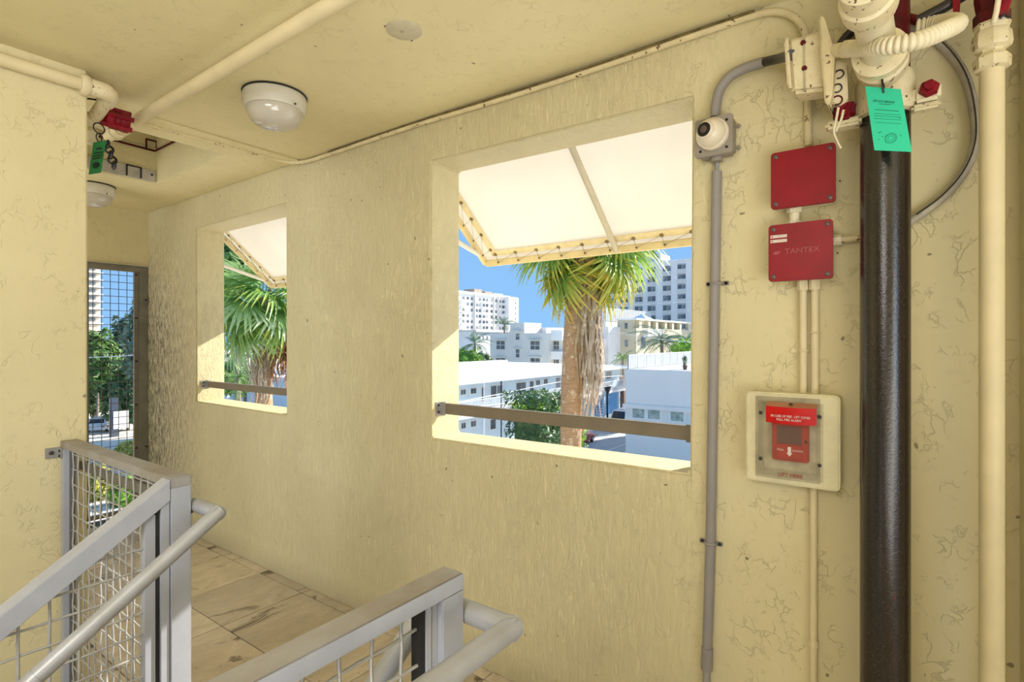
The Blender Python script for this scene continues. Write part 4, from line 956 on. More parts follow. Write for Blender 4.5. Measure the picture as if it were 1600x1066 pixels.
# clamp tee and branch
zb = HC + 0.372 * D
dirb = (atZ(1357, 0, zb) - Vector((px, py, zb))); dirb.z = 0; dirb.normalize()
side = Vector((-dirb.y, dirb.x, 0))
if side.y < 0: side = -side
t = thing('clamp_tee', 'cream and red bolted clamp tee around the top of the black pipe', 'pipe clamp', (px, py, zk))
MB().lathe([(pr * 1.02, 0.0), (pr * 1.22, 0.004), (pr * 1.26, 0.03), (pr * 1.18, 0.05), (pr * 1.20, 0.09), (pr * 1.10, 0.11), (pr * 1.0, 0.112)], (px, py, zk - 0.005), (0, 0, 1), 28).build('saddle', 'cream_metal', t, smooth=40)
def lug(s, mat, boltmat):
    c = Vector((px, py, zk + 0.026)) + side * s * (pr + 0.032) - Vector((0.014, 0, 0))
    l = MB().cbox(c, (0.055, 0.058, 0.044)).build('lug', mat, t, bevel=0.008, smooth=40)
    for dz in ((0.0,) if s < 0 else (0.0, -0.020)):
        MB().lathe([(0.021, 0), (0.023, 0.004), (0.020, 0.016), (0.012, 0.017), (0.012, 0.028), (0.004, 0.029)], c + Vector((-0.026, s * 0.004, dz + .004)), (-1, 0, 0.1), 6).build('bolt', boltmat, l, smooth=20)
    return l
lug(1, 'red_paint', 'red_paint'); lug(-1, 'cream_white', 'red_paint')
MB().cbox(Vector((px - 0.03, py + pr + 0.035, zk - 0.012)), (0.05, 0.085, 0.022)).build('lower_jaw', 'cream_metal', t, bevel=0.007, smooth=40)
MB().cbox(Vector((px - 0.03, py - pr - 0.03, zk - 0.010)), (0.04, 0.06, 0.016)).build('lower_jaw', 'cream_metal', t, bevel=0.006, smooth=40)
t = thing('branch_pipe', 'thick cream pipe coming overhead from the top of the black pipe', 'pipe', (px, py, zb))
o0 = Vector((px, py, zb)) + dirb * (pr * 0.6)
MB().lathe([(0.046, 0), (0.044, 0.03), (0.054, 0.035), (0.058, 0.055), (0.058, 0.085), (0.050, 0.092), (0.050, 0.105), (0.059, 0.112), (0.059, 0.135), (0.045, 0.142)], o0, dirb, 28).build('coupling', 'cream_metal', t, smooth=35)
MB().cyl(o0 + dirb * 0.13, o0 + dirb * 2.6, 0.0375, 24).build('pipe', 'cream_white', t, smooth=50)
c2 = atZ(1357, 8, zb); dd = (Vector((c2.x, c2.y, zb)) - o0).dot(dirb)
MB().lathe([(0.038, 0), (0.050, 0.004), (0.053, 0.02), (0.053, 0.06), (0.047, 0.066), (0.047, 0.12), (0.038, 0.125)], o0 + dirb * (dd - 0.02), dirb, 26).build('collar', 'cream_metal', t, smooth=35)

# tamper switch body, its cover edge and knock-out plate left of the standpipe
xj = 0.895 * D
jc_ = [atX(u, v, xj) for u, v in ((1230, 62), (1292, 42), (1292, 140), (1236, 146))]
t = thing('junction_box', 'chipped cream junction box with cover seen edge on, left of the black pipe', 'junction box', jc_[3])
dpx = Vector((0.085, 0, 0.004))
MB().hexa(jc_, [c + dpx for c in jc_]).build('body', 'cream_metal', t, bevel=0.010, smooth=40)
ml = [atX(u, v, xj - 0.001) for u, v in ((1255, 53), (1258, 53), (1259, 142), (1256, 142))]
MB().hexa([c + Vector((-.002, 0, 0)) for c in ml], [c + Vector((.088, 0, .004)) for c in ml]).build('seam', 'seal_gum', t)
for (u, v) in ((1255, 67), (1257, 107)):
    MB().lathe([(0.0075, 0), (0.006, 0.006)], atX(u, v, xj), (-1, 0, 0), 8).build('screw', 'oxide_red', t)
lip = [atX(u, v, xj + 0.002) for u, v in ((1226, 66), (1232, 58), (1238, 142), (1231, 136))]
MB().hexa([c + Vector((-.012, 0, 0)) for c in lip], [c + dpx * 1.05 for c in lip]).build('end_lip', 'cream_metal', t, bevel=0.004, smooth=40)
cv = [atX(u, v, xj - 0.02) for u, v in ((1280, 28), (1287, 26), (1305, 84), (1301, 150), (1295, 168), (1289, 160), (1284, 100))]
MB().prism([c + Vector((-.012, 0, 0)) for c in cv], (0.125, -0.004, 0.006)).build('cover_plate', 'cream_pipe_rusty', t, bevel=0.004, smooth=40)
kp = [atX(u, v, xj + 0.005) for u, v in ((1296, 92), (1323, 96), (1325, 156), (1310, 166), (1298, 160))]
kpl = MB().prism(kp, (0.045, 0, 0.0)).build('knockout_plate', 'cream_metal', t, bevel=0.004, smooth=40)
for (u, v, r) in ((1311, 116, .011), (1308, 138, .011), (1308, 157, .012)):
    MB().tube(arc(atX(u, v, xj + 0.004), (0, 1, 0), (0, 0, 1), r, 0.4, 5.2, 14), 0.0022, 5).build('knockout', 'oxide_red' if v > 150 else 'bolt', kpl)
cnp = [atX(1303, 80, xj - 0.005), atX(1322, 77, .862 * D)]
MB().tube([cnp[0], cnp[1]], 0.0185, 12).build('connector', 'cream_white', t, smooth=40)
MB().tube([cnp[1], cnp[1] + (cnp[1] - cnp[0]) * .3], 0.022, 8).build('lock_nut', 'cream_pipe_rusty', t, smooth=20)
a_ = [atX(u, v, xj - 0.01) for u, v in ((1310, 168), (1306, 190), (1303, 206), (1309, 222), (1314, 232))]
b__ = [atX(u, v, xj - 0.01) for u, v in ((1318, 172), (1314, 188), (1306, 206))]
mb = MB(); mb.tube(smooth_path(a_, 4), 0.0032, 6); mb.tube(smooth_path(b__, 4), 0.0032, 6); mb.build('loose_wires', 'cream_white', t, smooth=60)
# corrugated whip passing in front of the branch pipe
cw = [(1320, 77, .866), (1338, 75.5, .825), (1358, 74, .79), (1380, 72.5, .768), (1408, 69, .76), (1440, 62, .765), (1475, 48, .79), (1496, 38, .85), (1490, 33, .92), (1462, 36, .95), (1430, 42, .955)]
cp_ = smooth_path([atX(u, v, x * D) for u, v, x in cw], 14)
# even out the spacing so the rings are regular
L = [0.0]
for a, b in zip(cp_, cp_[1:]): L.append(L[-1] + (b - a).length)
step = 0.0018; pts = []; k = 0
for i in range(int(L[-1] / step)):
    s = i * step
    while k < len(L) - 2 and L[k + 1] < s: k += 1
    pts.append(cp_[k].lerp(cp_[k + 1], (s - L[k]) / max(1e-6, L[k + 1] - L[k])))
t = thing('corrugated_conduit', 'cream corrugated flexible conduit curving in front of the overhead branch pipe', 'conduit', pts[0])
MB().tube(pts, [0.0140 + 0.0058 * abs(math.sin(math.pi * i / 6)) ** .7 for i in range(len(pts))], 14).build('whip', 'cream_white', t, smooth=70)

# mint tag tied to the branch
xg = 0.872 * D
cn = [atX(u, v, xg) for u, v in ((1351.8, 134.8), (1407.6, 139.4), (1424.7, 237.3), (1366.2, 234.7))]
t = thing('inspection_tag', 'bright mint green paper tag hanging in front of the black pipe', 'tag', cn[0])
MB().hexa(cn, [c + Vector((0.0014, 0, 0)) for c in cn]).build('card', 'tag_mint', t)
def on(f, g): a = cn[0].lerp(cn[1], f); b = cn[3].lerp(cn[2], f); return a.lerp(b, g) + Vector((-0.0008, 0, 0))
tr_, tu_ = (cn[1] - cn[0]).normalized(), None
tu_ = (cn[0] - cn[3]); tu_ = (tu_ - tr_ * tu_.dot(tr_)).normalized()
text('DO NOT REMOVE', 0.0082, 'tag_ink', t, on(.47, .225), tr_, tu_, 'print', 0.0003, sx=.7)
mb = MB()
def strip(f0, f1, g, h):
    q = [on(f0, g - h), on(f1, g - h), on(f1, g + h), on(f0, g + h)]; mb.hexa(q, [c + Vector((0.0008, 0, 0)) for c in q])
strip(.32, .66, .265, .004); strip(.18, .84, .36, .005); strip(.14, .86, .42, .0025); strip(.14, .88, .455, .0025); strip(.12, .86, .50, .0025); strip(.14, .84, .56, .0025)
mb.build('print_lines', 'tag_ink', t)
ce = on(.5, .80)
for rr in (0.0125, 0.0105, 0.0060):
    MB().tube(arc(ce, tr_, tu_, rr, 0, 6.283, 24), 0.00035, 4, False).build('print_seal', 'tag_ink', t)
mb = MB()
for f, g in ((.84, .47), (.2, .72), (.25, .71), (.28, .78), (.17, .83), (.78, .75)): mb.lathe([(0.0012, 0), (0.001, .0005)], on(f, g), (-1, 0, 0), 6)
mb.build('specks', 'tag_black', t)
hk = on(.5, .085); nk = Vector(o0 + dirb * 0.05); nk.z = zb
MB().tube(smooth_path([hk + Vector((.002, 0, 0)), hk + Vector((-.006, .002, .02)), hk + Vector((.0, .003, .042)), hk + Vector((.014, .0, .02)), hk + Vector((.004, -.002, -.002))], 5), 0.0024, 6).build('zip_tie', 'strap_black', t)
tt = atX(1372, 116, xg)
arcpts = [atX(u, v, xg) for u, v in ((1354, 117), (1364, 122), (1378, 123), (1390, 119), (1399, 114))]
MB().tube(smooth_path(arcpts, 4), 0.0020, 6).build('neck_tie', 'strap_black', t)

# ------------------------------------------------------------------ far right riser with its red valve, black pipe and small red clamp
rx = 0.93 * D; rc = atX(1549.5, 500, rx); ry = rc.y
t = thing('riser_pipe', 'cream vertical riser pipe at the far right edge', 'pipe', (rx, ry, 0))
zr = atX(1550, 92, rx).z
MB().cyl((rx, ry, 0), (rx, ry, zr), 0.0245, 20).build('pipe', 'cream_pipe', t, smooth=50)
MB().lathe([(0.025, -0.03), (0.036, -0.025), (0.037, 0.0), (0.027, 0.012), (0.027, 0.018), (0.037, 0.024), (0.040, 0.034), (0.038, 0.060), (0.033, 0.066), (0.033, 0.072), (0.037, 0.082), (0.030, 0.092), (0.029, 0.11)], (rx, ry, zr), (0, 0, 1), 8).build('union', 'cream_metal', t, smooth=35)
zv = zr + 0.075
t = thing('valve', 'dark red valve on top of the riser pipe in the top right corner', 'valve', (rx, ry, zv))
MB().lathe([(0.030, 0), (0.036, 0.004), (0.036, 0.034), (0.030, 0.042), (0.034, 0.07), (0.034, 0.16), (0.03, 0.20)], (rx, ry, zv), (0, 0, 1), 8).build('body', 'oxide_red', t, smooth=30)
ha = [atX(u, v, rx - 0.05) for u, v in ((1569, -30), (1571, 0), (1566, 20))]
MB().tube(ha, [0.014, 0.013, 0.011], 10).build('handle', 'red_paint', t, smooth=50)
MB().tube([atX(1563, -20, rx - .06), atX(1557, 18, rx - .06), atX(1553, 34, rx - .05)], 0.0062, 8).build('strap', 'cream_white', t, smooth=50)
MB().tube([atX(1562, 29, rx - .05), atX(1568, 24, rx - .05), atX(1577, 27, rx - .04)], 0.003, 6).build('cotter', 'strap_black', t)
xk = 0.955 * D
t = thing('black_pipe', 'short black pipe slanting into the top edge beside the corrugated conduit', 'pipe', atX(1470, 15, xk))
MB().tube([atX(1432, 34, xk), atX(1470, 14, xk), atX(1530, -22, xk)], 0.0145, 12).build('pipe', 'hose_black', t, smooth=50)
MB().tube([atX(1398, 25, xk), atX(1420, 27, xk), atX(1436, 33, xk)], [0.006, 0.010, 0.013], 10).build('fitting', 'oxide_red', t, smooth=50)
t = thing('pipe_strap', 'small red strap hanging over the slanting black pipe at the top edge', 'strap', atX(1494, 10, xk - .03))
q = [atX(u, v, xk - 0.022) for u, v in ((1487, -12), (1502, -12), (1499, 26), (1490, 26))]
MB().hexa(q, [c + Vector((0.006, 0, 0)) for c in q]).build('strap', 'red_paint', t, bevel=0.001)
# plugs left in the wall
for (u, v, lab) in ((1312.5, 283, 'small ringed wall plug beside the upper red box'), (1308.5, 395.5, 'small ringed wall plug beside the lower red box')):
    p = atX(u, v, D); t = thing('wall_plug', lab, 'wall plug', p)
    MB().lathe([(0.0078, 0), (0.0078, 0.003), (0.0055, 0.004), (0.0055, 0.001)], p, (-1, 0, 0), 14).build('ring', 'cream_pipe', t, smooth=40)
    MB().lathe([(0.0026, 0), (0.0024, 0.0022)], p, (-1, 0, 0), 10).build('hole', 'bolt', t)
# ------------------------------------------------------------------ canvas awnings outside the two openings
def awning(ya, yb_, mids, label, strut):
    XA, XW, zb_, zt_ = 1.48 * D, 1.116 * D, HC + 0.255 * D, HC + 0.58 * D
    y0_, y1_ = ya * D, yb_ * D              # y1_ is the far (left) end
    t = thing('awning', label, 'awning', (XW, (y0_ + y1_) / 2, zb_), 'canvas awnings')
    bw = 0.040; zc_ = zb_ + bw / 2
    MB().box((XA - bw / 2, y0_, zb_), (XA + bw / 2, y1_, zb_ + bw)).build('front_bar', 'awning_bar', t, bevel=0.006, smooth=40)
    sd = Vector((XW - XA, 0, zt_ - zc_)); SLn = sd.length; sd.normalize(); up = Vector((sd.z, 0, -sd.x)); up = up if up.z > 0 else -up
    base = Vector((XA, 0, zc_))
    # canvas skin, slightly hollow between the rafters
    ny_, ns_ = 28, 10; vs = []; ys_ = sorted([y0_, y1_] + [m * D for m in mids])
    for i in range(ny_ + 1):
        y = y0_ + (y1_ - y0_) * i / ny_
        a = max(q for q in ys_ if q <= y + 1e-6); b = min(q for q in ys_ if q >= y - 1e-6)
        f = 0 if b - a < 1e-6 else math.sin(math.pi * (y - a) / (b - a))
        for j in range(ns_ + 1):
            g = j / ns_; p = base + sd * (SLn * g) + up * (0.030 - 0.018 * f * math.sin(math.pi * g)); vs.append((p.x, y, p.z))
    q = ns_ + 1
    mb = MB().add(vs, [(i * q + j, (i + 1) * q + j, (i + 1) * q + j + 1, i * q + j + 1) for i in range(ny_) for j in range(ns_)])
    mb.build('canvas', 'awning_canvas', t, smooth=60)
    for y in [y0_, y1_]:
        s = 1 if y == y0_ else -1
        MB().hexa([base + Vector((0, y - 0.016, 0)) - up * .016, base + Vector((0, y + 0.016, 0)) - up * .016, base + Vector((0, y + 0.016, 0)) + up * .02, base + Vector((0, y - 0.016, 0)) + up * .02],
                  [p + sd * SLn for p in (base + Vector((0, y - 0.016, 0)) - up * .016, base + Vector((0, y + 0.016, 0)) - up * .016, base + Vector((0, y + 0.016, 0)) + up * .02, base + Vector((0, y - 0.016, 0)) + up * .02)]).build('end_rafter', 'awning_bar', t, bevel=0.004, smooth=40)
    for m in mids:
        y = m * D
        MB().tube([base + Vector((0, y, 0)) - up * 0.012, base + Vector((0, y, 0)) - up * 0.012 + sd * SLn], 0.017, 12).build('rafter', 'awning_rafter', t, smooth=50)
    # hem laced to the bar and to the end rafters
    h0, h1 = 0.045, 0.085; inset = 0.075
    def on(y, d, lift=0.012): return base + Vector((0, y, 0)) + sd * d + up * lift
    mb = MB()
    mb.hexa([on(y0_, h0), on(y1_ - inset, h0), on(y1_ - inset - .02, h1), on(y0_, h1)], [on(y0_, h0, .017), on(y1_ - inset, h0, .017), on(y1_ - inset - .02, h1, .017), on(y0_, h1, .017)])
    mb.hexa([on(y1_ - inset, h0), on(y1_ - inset, SLn), on(y1_ - inset - .045, SLn), on(y1_ - inset - .045, h0)], [on(y1_ - inset, h0, .017), on(y1_ - inset, SLn, .017), on(y1_ - inset - .045, SLn, .017), on(y1_ - inset - .045, h0, .017)])
    mb.build('hem', 'awning_hem', t)
    pts = []; gs = []; hooks = []; y = y1_ - 0.11; k = 0
    while y > y0_ + 0.05:
        g = on(y, (h0 + h1) / 2 - .008, .009); hk = Vector((XA - bw / 2 - 0.003, y - .012, zb_ + 0.016)); gs.append(g); hooks.append(hk); pts += [g, hk]; y -= 0.158
    c2 = []; d = 0.10
    while d < SLn - 0.02:
        g = on(y1_ - inset - .02, d, .009); hk = base + Vector((0, y1_ - 0.018, 0)) + sd * (d - .03); gs.append(g); hooks.append(hk); c2 += [g, hk]; d += 0.125
    MB().tube(pts, 0.0022, 5).build('lacing', 'cord', t); MB().tube(list(reversed(c2)), 0.0022, 5).build('lacing', 'cord', t)
    for g in gs: MB().tube(arc(g, (0, 1, 0), sd, 0.0085, 0, 6.283, 10), 0.0028, 5, False).build('grommet', 'grommet', t)
    for g in hooks: MB().lathe([(0.006, -.003), (0.006, 0.004)], g, (-1, 0, 0.2), 6).build('hook', 'grommet', t)
    a, b = P(1.455, yb_, 0.2895), P(1.117, yb_, 0.375)
    MB().tube([a, b], 0.015, 10).build('strut', 'white_plastic', t, smooth=50)
    return t
awning(0.02, 1.193, [0.30, 0.694], 'cream canvas awning with laced hem outside the large right opening', True)
awning(1.44, 2.561, [1.98], 'cream canvas awning over the narrow far opening on the left', True)

# ------------------------------------------------------------------ plants: meshes for leaves
def as_mesh(mb, name, mat, attr=False):
    o = mb.build(name, mat, None, attr=attr, fix=False); me = o.data; bpy.data.objects.remove(o); return me
def fan_mesh(name, mat, L=1.0, pet=0.7, n=28, spread=125, droop=0.35, width=0.032, seed=1):
    rnd = random.Random(seed); mb = MB()
    mb.tube([(0, 0, 0), (pet * .5, 0, .03), (pet, 0, 0)], [0.018, 0.014, 0.010], 5)
    for i in range(n):
        a = R(-spread + 2 * spread * i / (n - 1) + rnd.uniform(-2, 2)); l = L * (0.70 + 0.30 * math.cos(a * .62)) * rnd.uniform(.9, 1.05)
        d = Vector((math.cos(a), math.sin(a), 0)); s = Vector((-math.sin(a), math.cos(a), 0)); vs = []; al = []
        dr = droop * rnd.uniform(.6, 1.5)
        for f, w_ in ((0.02, .15), (0.35, .9), (0.62, 1.0), (0.82, .62), (1.0, .06)):
            c = Vector((pet, 0, 0)) + d * (l * f * (1 - .18 * dr * f)) + Vector((0, 0, -dr * l * f ** 2.4))
            vs += [c + s * width * w_ * L, c - Vector((0, 0, .012 * w_)) , c - s * width * w_ * L]; al += [f] * 3
        mb.add(vs, [(3 * k + q, 3 * k + 1 + q, 3 * k + 4 + q, 3 * k + 3 + q) for k in range(4) for q in (0, 1)], al)
    return as_mesh(mb, name, mat, True)
def feather_mesh(name, mat, L=2.4, n=26, droop=0.45, lw=0.045, ll=0.55, seed=1):
    rnd = random.Random(seed); mb = MB(); path = []
    for i in range(n + 1):
        f = i / n; path.append(Vector((L * f * (1 - .15 * f), 0, L * (.32 * f - droop * 1.7 * f * f))))
    mb.tube(path[::2], [0.03 * (1 - .8 * i / len(path[::2])) for i in range(len(path[::2]))], 4)
    for i in range(3, n + 1):
        f = i / n; t = (path[i] - path[i - 1]).normalized(); l = ll * math.sin(math.pi * (0.16 + .8 * f)) * rnd.uniform(.85, 1.1)
        for sg in (-1, 1):
            d = (Vector((0, sg, 0)) * .85 + t * .55 + Vector((0, 0, -.28 * rnd.uniform(.5, 1.6)))).normalized()
            p = path[i]; vs = [p - t * lw * .5, p + t * lw * .5, p + d * l * .6 + t * lw * .5 + Vector((0, 0, -.04)), p + d * l + Vector((0, 0, -.16 * l)), p + d * l * .6 - t * lw * .5 + Vector((0, 0, -.04))]
            mb.add(vs, [(0, 1, 2, 3, 4)], f)
    return as_mesh(mb, name, mat, True)
def put(me, name, parent, loc, az, pitch, roll=0.0, sc=1.0):
    m = Matrix.Rotation(az, 3, 'Z') @ Matrix.Rotation(pitch, 3, 'Y') @ Matrix.Rotation(roll, 3, 'X')
    return share(me, name, loc, parent, m.to_euler(), (sc, sc, sc))
def trunk(path, radii, mat, parent, n=18, rough=0.02, name='trunk'):
    pts = smooth_path(path, 6); k = len(pts); rr = []
    for i in range(k):
        f = i / (k - 1) * (len(radii) - 1); a = int(min(f, len(radii) - 2)); rr.append(radii[a] + (radii[a + 1] - radii[a]) * (f - a) + random.uniform(-rough, rough) * .6)
    return MB().tube(pts, rr, n).build(name, mat, parent, smooth=60)
def skirt(name, mat, parent, top, n, rmin, rmax, lmin, lmax, side=None, width=0.03, seed=3):
    rnd = random.Random(seed); mb = MB(); top = Vector(top)
    for i in range(n):
        a = rnd.uniform(0, 6.283) if side is None else side + rnd.gauss(0, .75)
        r0 = rnd.uniform(rmin * .5, rmin); r1 = rnd.uniform(rmin, rmax); l = rnd.uniform(lmin, lmax); w_ = width * rnd.uniform(.4, 1.3)
        t = Vector((-math.sin(a), math.cos(a), 0)); tw = rnd.uniform(-.4, .4); vs = []; z0 = rnd.uniform(-.35, .25); ph = rnd.uniform(0, 6)
        for j in range(7):
            f = j / 6; r = r0 + (r1 - r0) * math.sin(f * 2.2) / .9 * .9 + .03 * math.sin(ph + f * 9)
            aa = a + tw * f; c = top + Vector((math.cos(aa) * r + .035 * math.sin(ph * 2 + f * 13), math.sin(aa) * r + .035 * math.cos(ph + f * 11), z0 - l * f)); ww = w_ * (1 - .75 * f)
            vs += [c + t * ww, c - t * ww]
        mb.add(vs, [(2 * j, 2 * j + 1, 2 * j + 3, 2 * j + 2) for j in range(6)], 0.5)
    o = mb.build(name, mat, parent, fix=False, smooth=60); o['kind'] = 'stuff'; return o
def cloud(name, mat, parent, c, rad, n, leaf, seed=1, box=False, hollow=.45):
    rnd = random.Random(seed); mb = MB(); c = Vector(c)
    for i in range(n):
        while True:
            p = Vector((rnd.uniform(-1, 1), rnd.uniform(-1, 1), rnd.uniform(-1, 1)))
            if box:
                if max(abs(p.x), abs(p.y), abs(p.z)) > .72: break
            elif hollow < p.length < 1.0: break
        if not box:
            k = 1 + .22 * math.sin(p.x * 7 + seed) * math.sin(p.y * 6 + seed * 2) + .12 * math.sin(p.z * 9)
            p *= k
        q = c + Vector((p.x * rad[0], p.y * rad[1], p.z * rad[2]))
        d = (p.normalized() + Vector((rnd.uniform(-1, 1), rnd.uniform(-1, 1), rnd.uniform(-.6, 1))) * .8).normalized()
        s = d.orthogonal().normalized(); s = Matrix.Rotation(rnd.uniform(0, 6.28), 3, d) @ s; t = d.cross(s); l = leaf * rnd.uniform(.6, 1.3)
        mb.add([q - s * l, q + t * l * .38, q + s * l, q - t * l * .38], [(0, 1, 2, 3)])
    o = mb.build(name, mat, parent, fix=False); o['kind'] = 'stuff'; return o

# the fan palm in front of the large opening
def fan_palm(label, base, crown, radii, meshes, layers, loc_seed, yaw0=0.0, grp=None, gap=0.0, gapw=0.0):
    rnd = random.Random(loc_seed)
    t = thing('fan_palm', label, 'palm tree', (base.x, base.y, GZ), grp)
    for n_, pit, dp, which, sc in layers:
        for i in range(n_):
            az = yaw0 + 6.283 * i / n_ + rnd.uniform(-.3, .3)
            if pit > 5 and abs((az - gap + math.pi) % (2 * math.pi) - math.pi) < gapw: continue
            put(meshes[which], 'frond', t, crown + Vector((math.cos(az) * .08, math.sin(az) * .08, rnd.uniform(-.15, .15))), az, R(pit + rnd.uniform(-dp, dp)), rnd.uniform(-.5, .5), sc * rnd.uniform(.9, 1.1))
    return t
F = [fan_mesh('frond', 'frond_yellow', 1.0, .62, 30, 118, .62, .030, 1), fan_mesh('frond', 'frond_green', 1.02, .68, 32, 122, .50, .030, 2), fan_mesh('frond', 'frond_light', 1.05, .75, 32, 125, .30, .032, 3)]
cr1 = far(917, 372, 11.0); b1_ = far(893, 700, 11.0)
pt = fan_palm('tall fan palm with shaggy dead fibres on its trunk, outside the large opening', b1_, cr1, None, F,
              [(10, 58, 9, 0, 1.0), (10, 36, 10, 0, 1.0), (10, 14, 10, 1, 1.0), (8, -8, 14, 1, 1.0), (6, -38, 12, 1, .95)], 5, 0.4, None, math.atan2(-.52, -.85), .85)
trunk([(b1_.x, b1_.y, GZ), (b1_.x, b1_.y, -2.5), far(892, 690, 11), far(896, 560, 11), far(905, 470, 11), far(915, 400, 11), cr1], [.27, .24, .215, .225, .26, .20, .14], 'palm_bark', pt, 20, .012)
rt_az = math.atan2(-0.8079, 0.5894)
skirt('dead_fibre', 'dead_pale', pt, far(912, 418, 10.95), 150, .20, .40, 1.4, 3.0, rt_az, .042, 3)
skirt('dead_fibre', 'dead_frond', pt, far(908, 410, 10.95), 130, .20, .36, .8, 2.6, rt_az - .3, .045, 4)
skirt('dead_fibre', 'dead_frond', pt, far(915, 385, 11.0), 110, .16, .34, .5, 1.0, None, .040, 6)
# the palm outside the far opening
cr2 = far(413, 466, 12.6); b2_ = far(412, 640, 12.6)
pt2 = fan_palm('fan palm with green fans and a brown dead skirt, seen through the narrow left opening', b2_, cr2, None, F,
               [(8, 62, 8, 2, .95), (9, 38, 9, 1, 1.0), (9, 16, 9, 2, 1.0), (8, -14, 10, 1, 1.0), (6, -45, 10, 2, .9)], 9, 1.1)
trunk([(b2_.x, b2_.y, GZ), (b2_.x, b2_.y, -2), far(412, 630, 12.6), far(410, 560, 12.6), cr2], [.23, .20, .19, .19, .12], 'palm_bark', pt2, 18, .012)
skirt('dead_skirt', 'dead_brown', pt2, far(428, 512, 12.5), 90, .18, .50, .7, 1.25, rt_az, .045, 8)
skirt('dead_skirt', 'dead_pale', pt2, far(408, 520, 12.4), 100, .12, .34, .8, 1.5, None, .034, 9)
skirt('dead_stalk', 'dead_pale', pt2, far(421, 452, 12.2), 14, .02, .10, 1.2, 2.0, None, .03, 10)
# ------------------------------------------------------------------ street level
GR = GZ
struct(MB().box((-60, -200, GR - .3), (700, 700, GR)).build('ground', 'concrete'))
struct(MB().box((30, 20.5, GR), (75, 28.0, GR + .01)).build('road', 'asphalt'))
pk = struct(MB().box((30, 21.8, GR + .01), (75, 21.95, GR + .014)).build('road_marking', 'road_paint'))
for k in range(9): MB().box((40 + k * 3.0, 23.6, GR + .01), (40.12 + k * 3.0, 27.6, GR + .014)).build('stripe', 'road_paint', pk)
struct(MB().box((-20, 40.5, GR), (40, 44.5, GR + .02)).build('pavement', 'brick_paving'))
struct(MB().box((-20, 44.5, GR), (60, 56, GR + .01)).build('road', 'asphalt'))

def bld(name, label, mat, x0_, x1_, y0_, y1_, zt_, z0_=GZ, group=None):
    t = thing(name, label, 'building', ((x0_ + x1_) / 2, (y0_ + y1_) / 2, z0_), group)
    MB().box((x0_, y0_, z0_), (x1_, y1_, zt_)).build('wall', mat, t); return t
def rect(face, val, u0, v0, u1, v1):
    f = atX if face == 'X' else atY
    a, b = f(u0, (v0 + v1) / 2, val), f(u1, (v0 + v1) / 2, val); um = (u0 + u1) / 2
    z1, z0 = f(um, v0, val).z, f(um, v1, val).z
    return (a.y, b.y, z0, z1) if face == 'X' else (a.x, b.x, z0, z1)
def fbox(mb, face, val, a, b, z0, z1, d0, d1):
    if face == 'X': mb.box((val - d1, a, z0), (val - d0, b, z1))
    else: mb.box((a, val - d1, z0), (b, val - d0, z1))
def win(t, face, val, px, nx=1, ny=1, frame='white_wall', pane='pane', lintel=False, fr=.06, name='window'):
    a, b, z0, z1 = rect(face, val, *px); a, b = min(a, b), max(a, b)
    m = MB(); fbox(m, face, val, a - fr, b + fr, z0 - fr, z1 + fr, -.05, .05); w_ = m.build(name, frame, t)
    for i in range(nx):
        for j in range(ny):
            p0, p1 = a + (b - a) * i / nx + fr * .5, a + (b - a) * (i + 1) / nx - fr * .5; q0, q1 = z0 + (z1 - z0) * j / ny + fr * .5, z0 + (z1 - z0) * (j + 1) / ny - fr * .5
            m = MB(); fbox(m, face, val, p0, p1, q0, q1, .05, .07); m.build('pane', pane, w_)
    if lintel:
        m = MB(); fbox(m, face, val, a - .35, b + .35, z1 + .12, z1 + .24, 0, .5); m.build('lintel', frame, t)

# ------------------------------------------------------------------ pale blue motel
YM = 29.6; zm = -2.02
mot = bld('motel', 'long two storey pale blue motel with a flat white roof and balcony walkway', 'blue_wall', 27.0, 63.6, YM, 47.0, zm - .02)
MB().box((26.5, YM - 1.6, zm - .02), (64.4, 47.4, zm + .22)).build('roof', 'roof_white', mot)
MB().box((30, 46.0, zm + .22), (62, 47.2, zm + .6)).build('roof_kerb', 'roof_white', mot)
zf = -4.40
MB().box((26.5, YM - 1.7, zf - .18), (63.6, YM, zf)).build('balcony_slab', 'white_wall', mot)
MB().box((26.5, YM - 1.72, zf - .30), (63.6, YM - 1.62, zf - .0)).build('slab_edge', 'white_wall', mot)
rl = MB().box((26.5, YM - 1.66, zf + 1.0), (63.6, YM - 1.60, zf + 1.06)).build('balcony_rail', 'white_metal', mot)
mb = MB(); x = 26.5
while x < 63.6:
    mb.box((x, YM - 1.65, zf), (x + .05, YM - 1.61, zf + 1.0)); x += .22
o = mb.build('pickets', 'white_metal', mot); o['kind'] = 'stuff'
for px_ in ((752, 757, 605, 628), (827, 833, 595.5, 612), (766, 775, 602.5, 621)):
    win(mot, 'Y', YM, (px_[0], px_[2], px_[1], px_[3]), 1, 1, 'white_wall', 'pane', name='motel_door')
for px_, n in (((719, 608.5, 727, 617), 2), ((734.8, 606.5, 743.5, 615.5), 2), ((776, 602, 784.5, 616), 1), ((806, 597.5, 821, 614), 2), ((837, 594, 843, 602), 2), ((849, 592, 855, 600), 2), ((868, 590, 875, 606), 1), ((939, 583, 942, 598), 1), ((947, 580.5, 955, 592.5), 2)):
    win(mot, 'Y', YM, px_, n, 1, 'white_wall', 'pane' if n > 1 else 'pane_grey')
for px_, n in (((720, 660.5, 727, 670), 2), ((735, 657.5, 743, 667), 2), ((765.5, 655, 774, 671), 1)):
    win(mot, 'Y', YM, px_, n, 1, 'white_wall', 'pane')
for u in (756.5, 783.5):
    p = atY(u, 660, YM - 1.6); MB().cyl((p.x, YM - 1.58, GZ), (p.x, YM - 1.58, zm), .06, 8).build('column', 'white_metal' if u < 770 else 'lamp_post', mot)
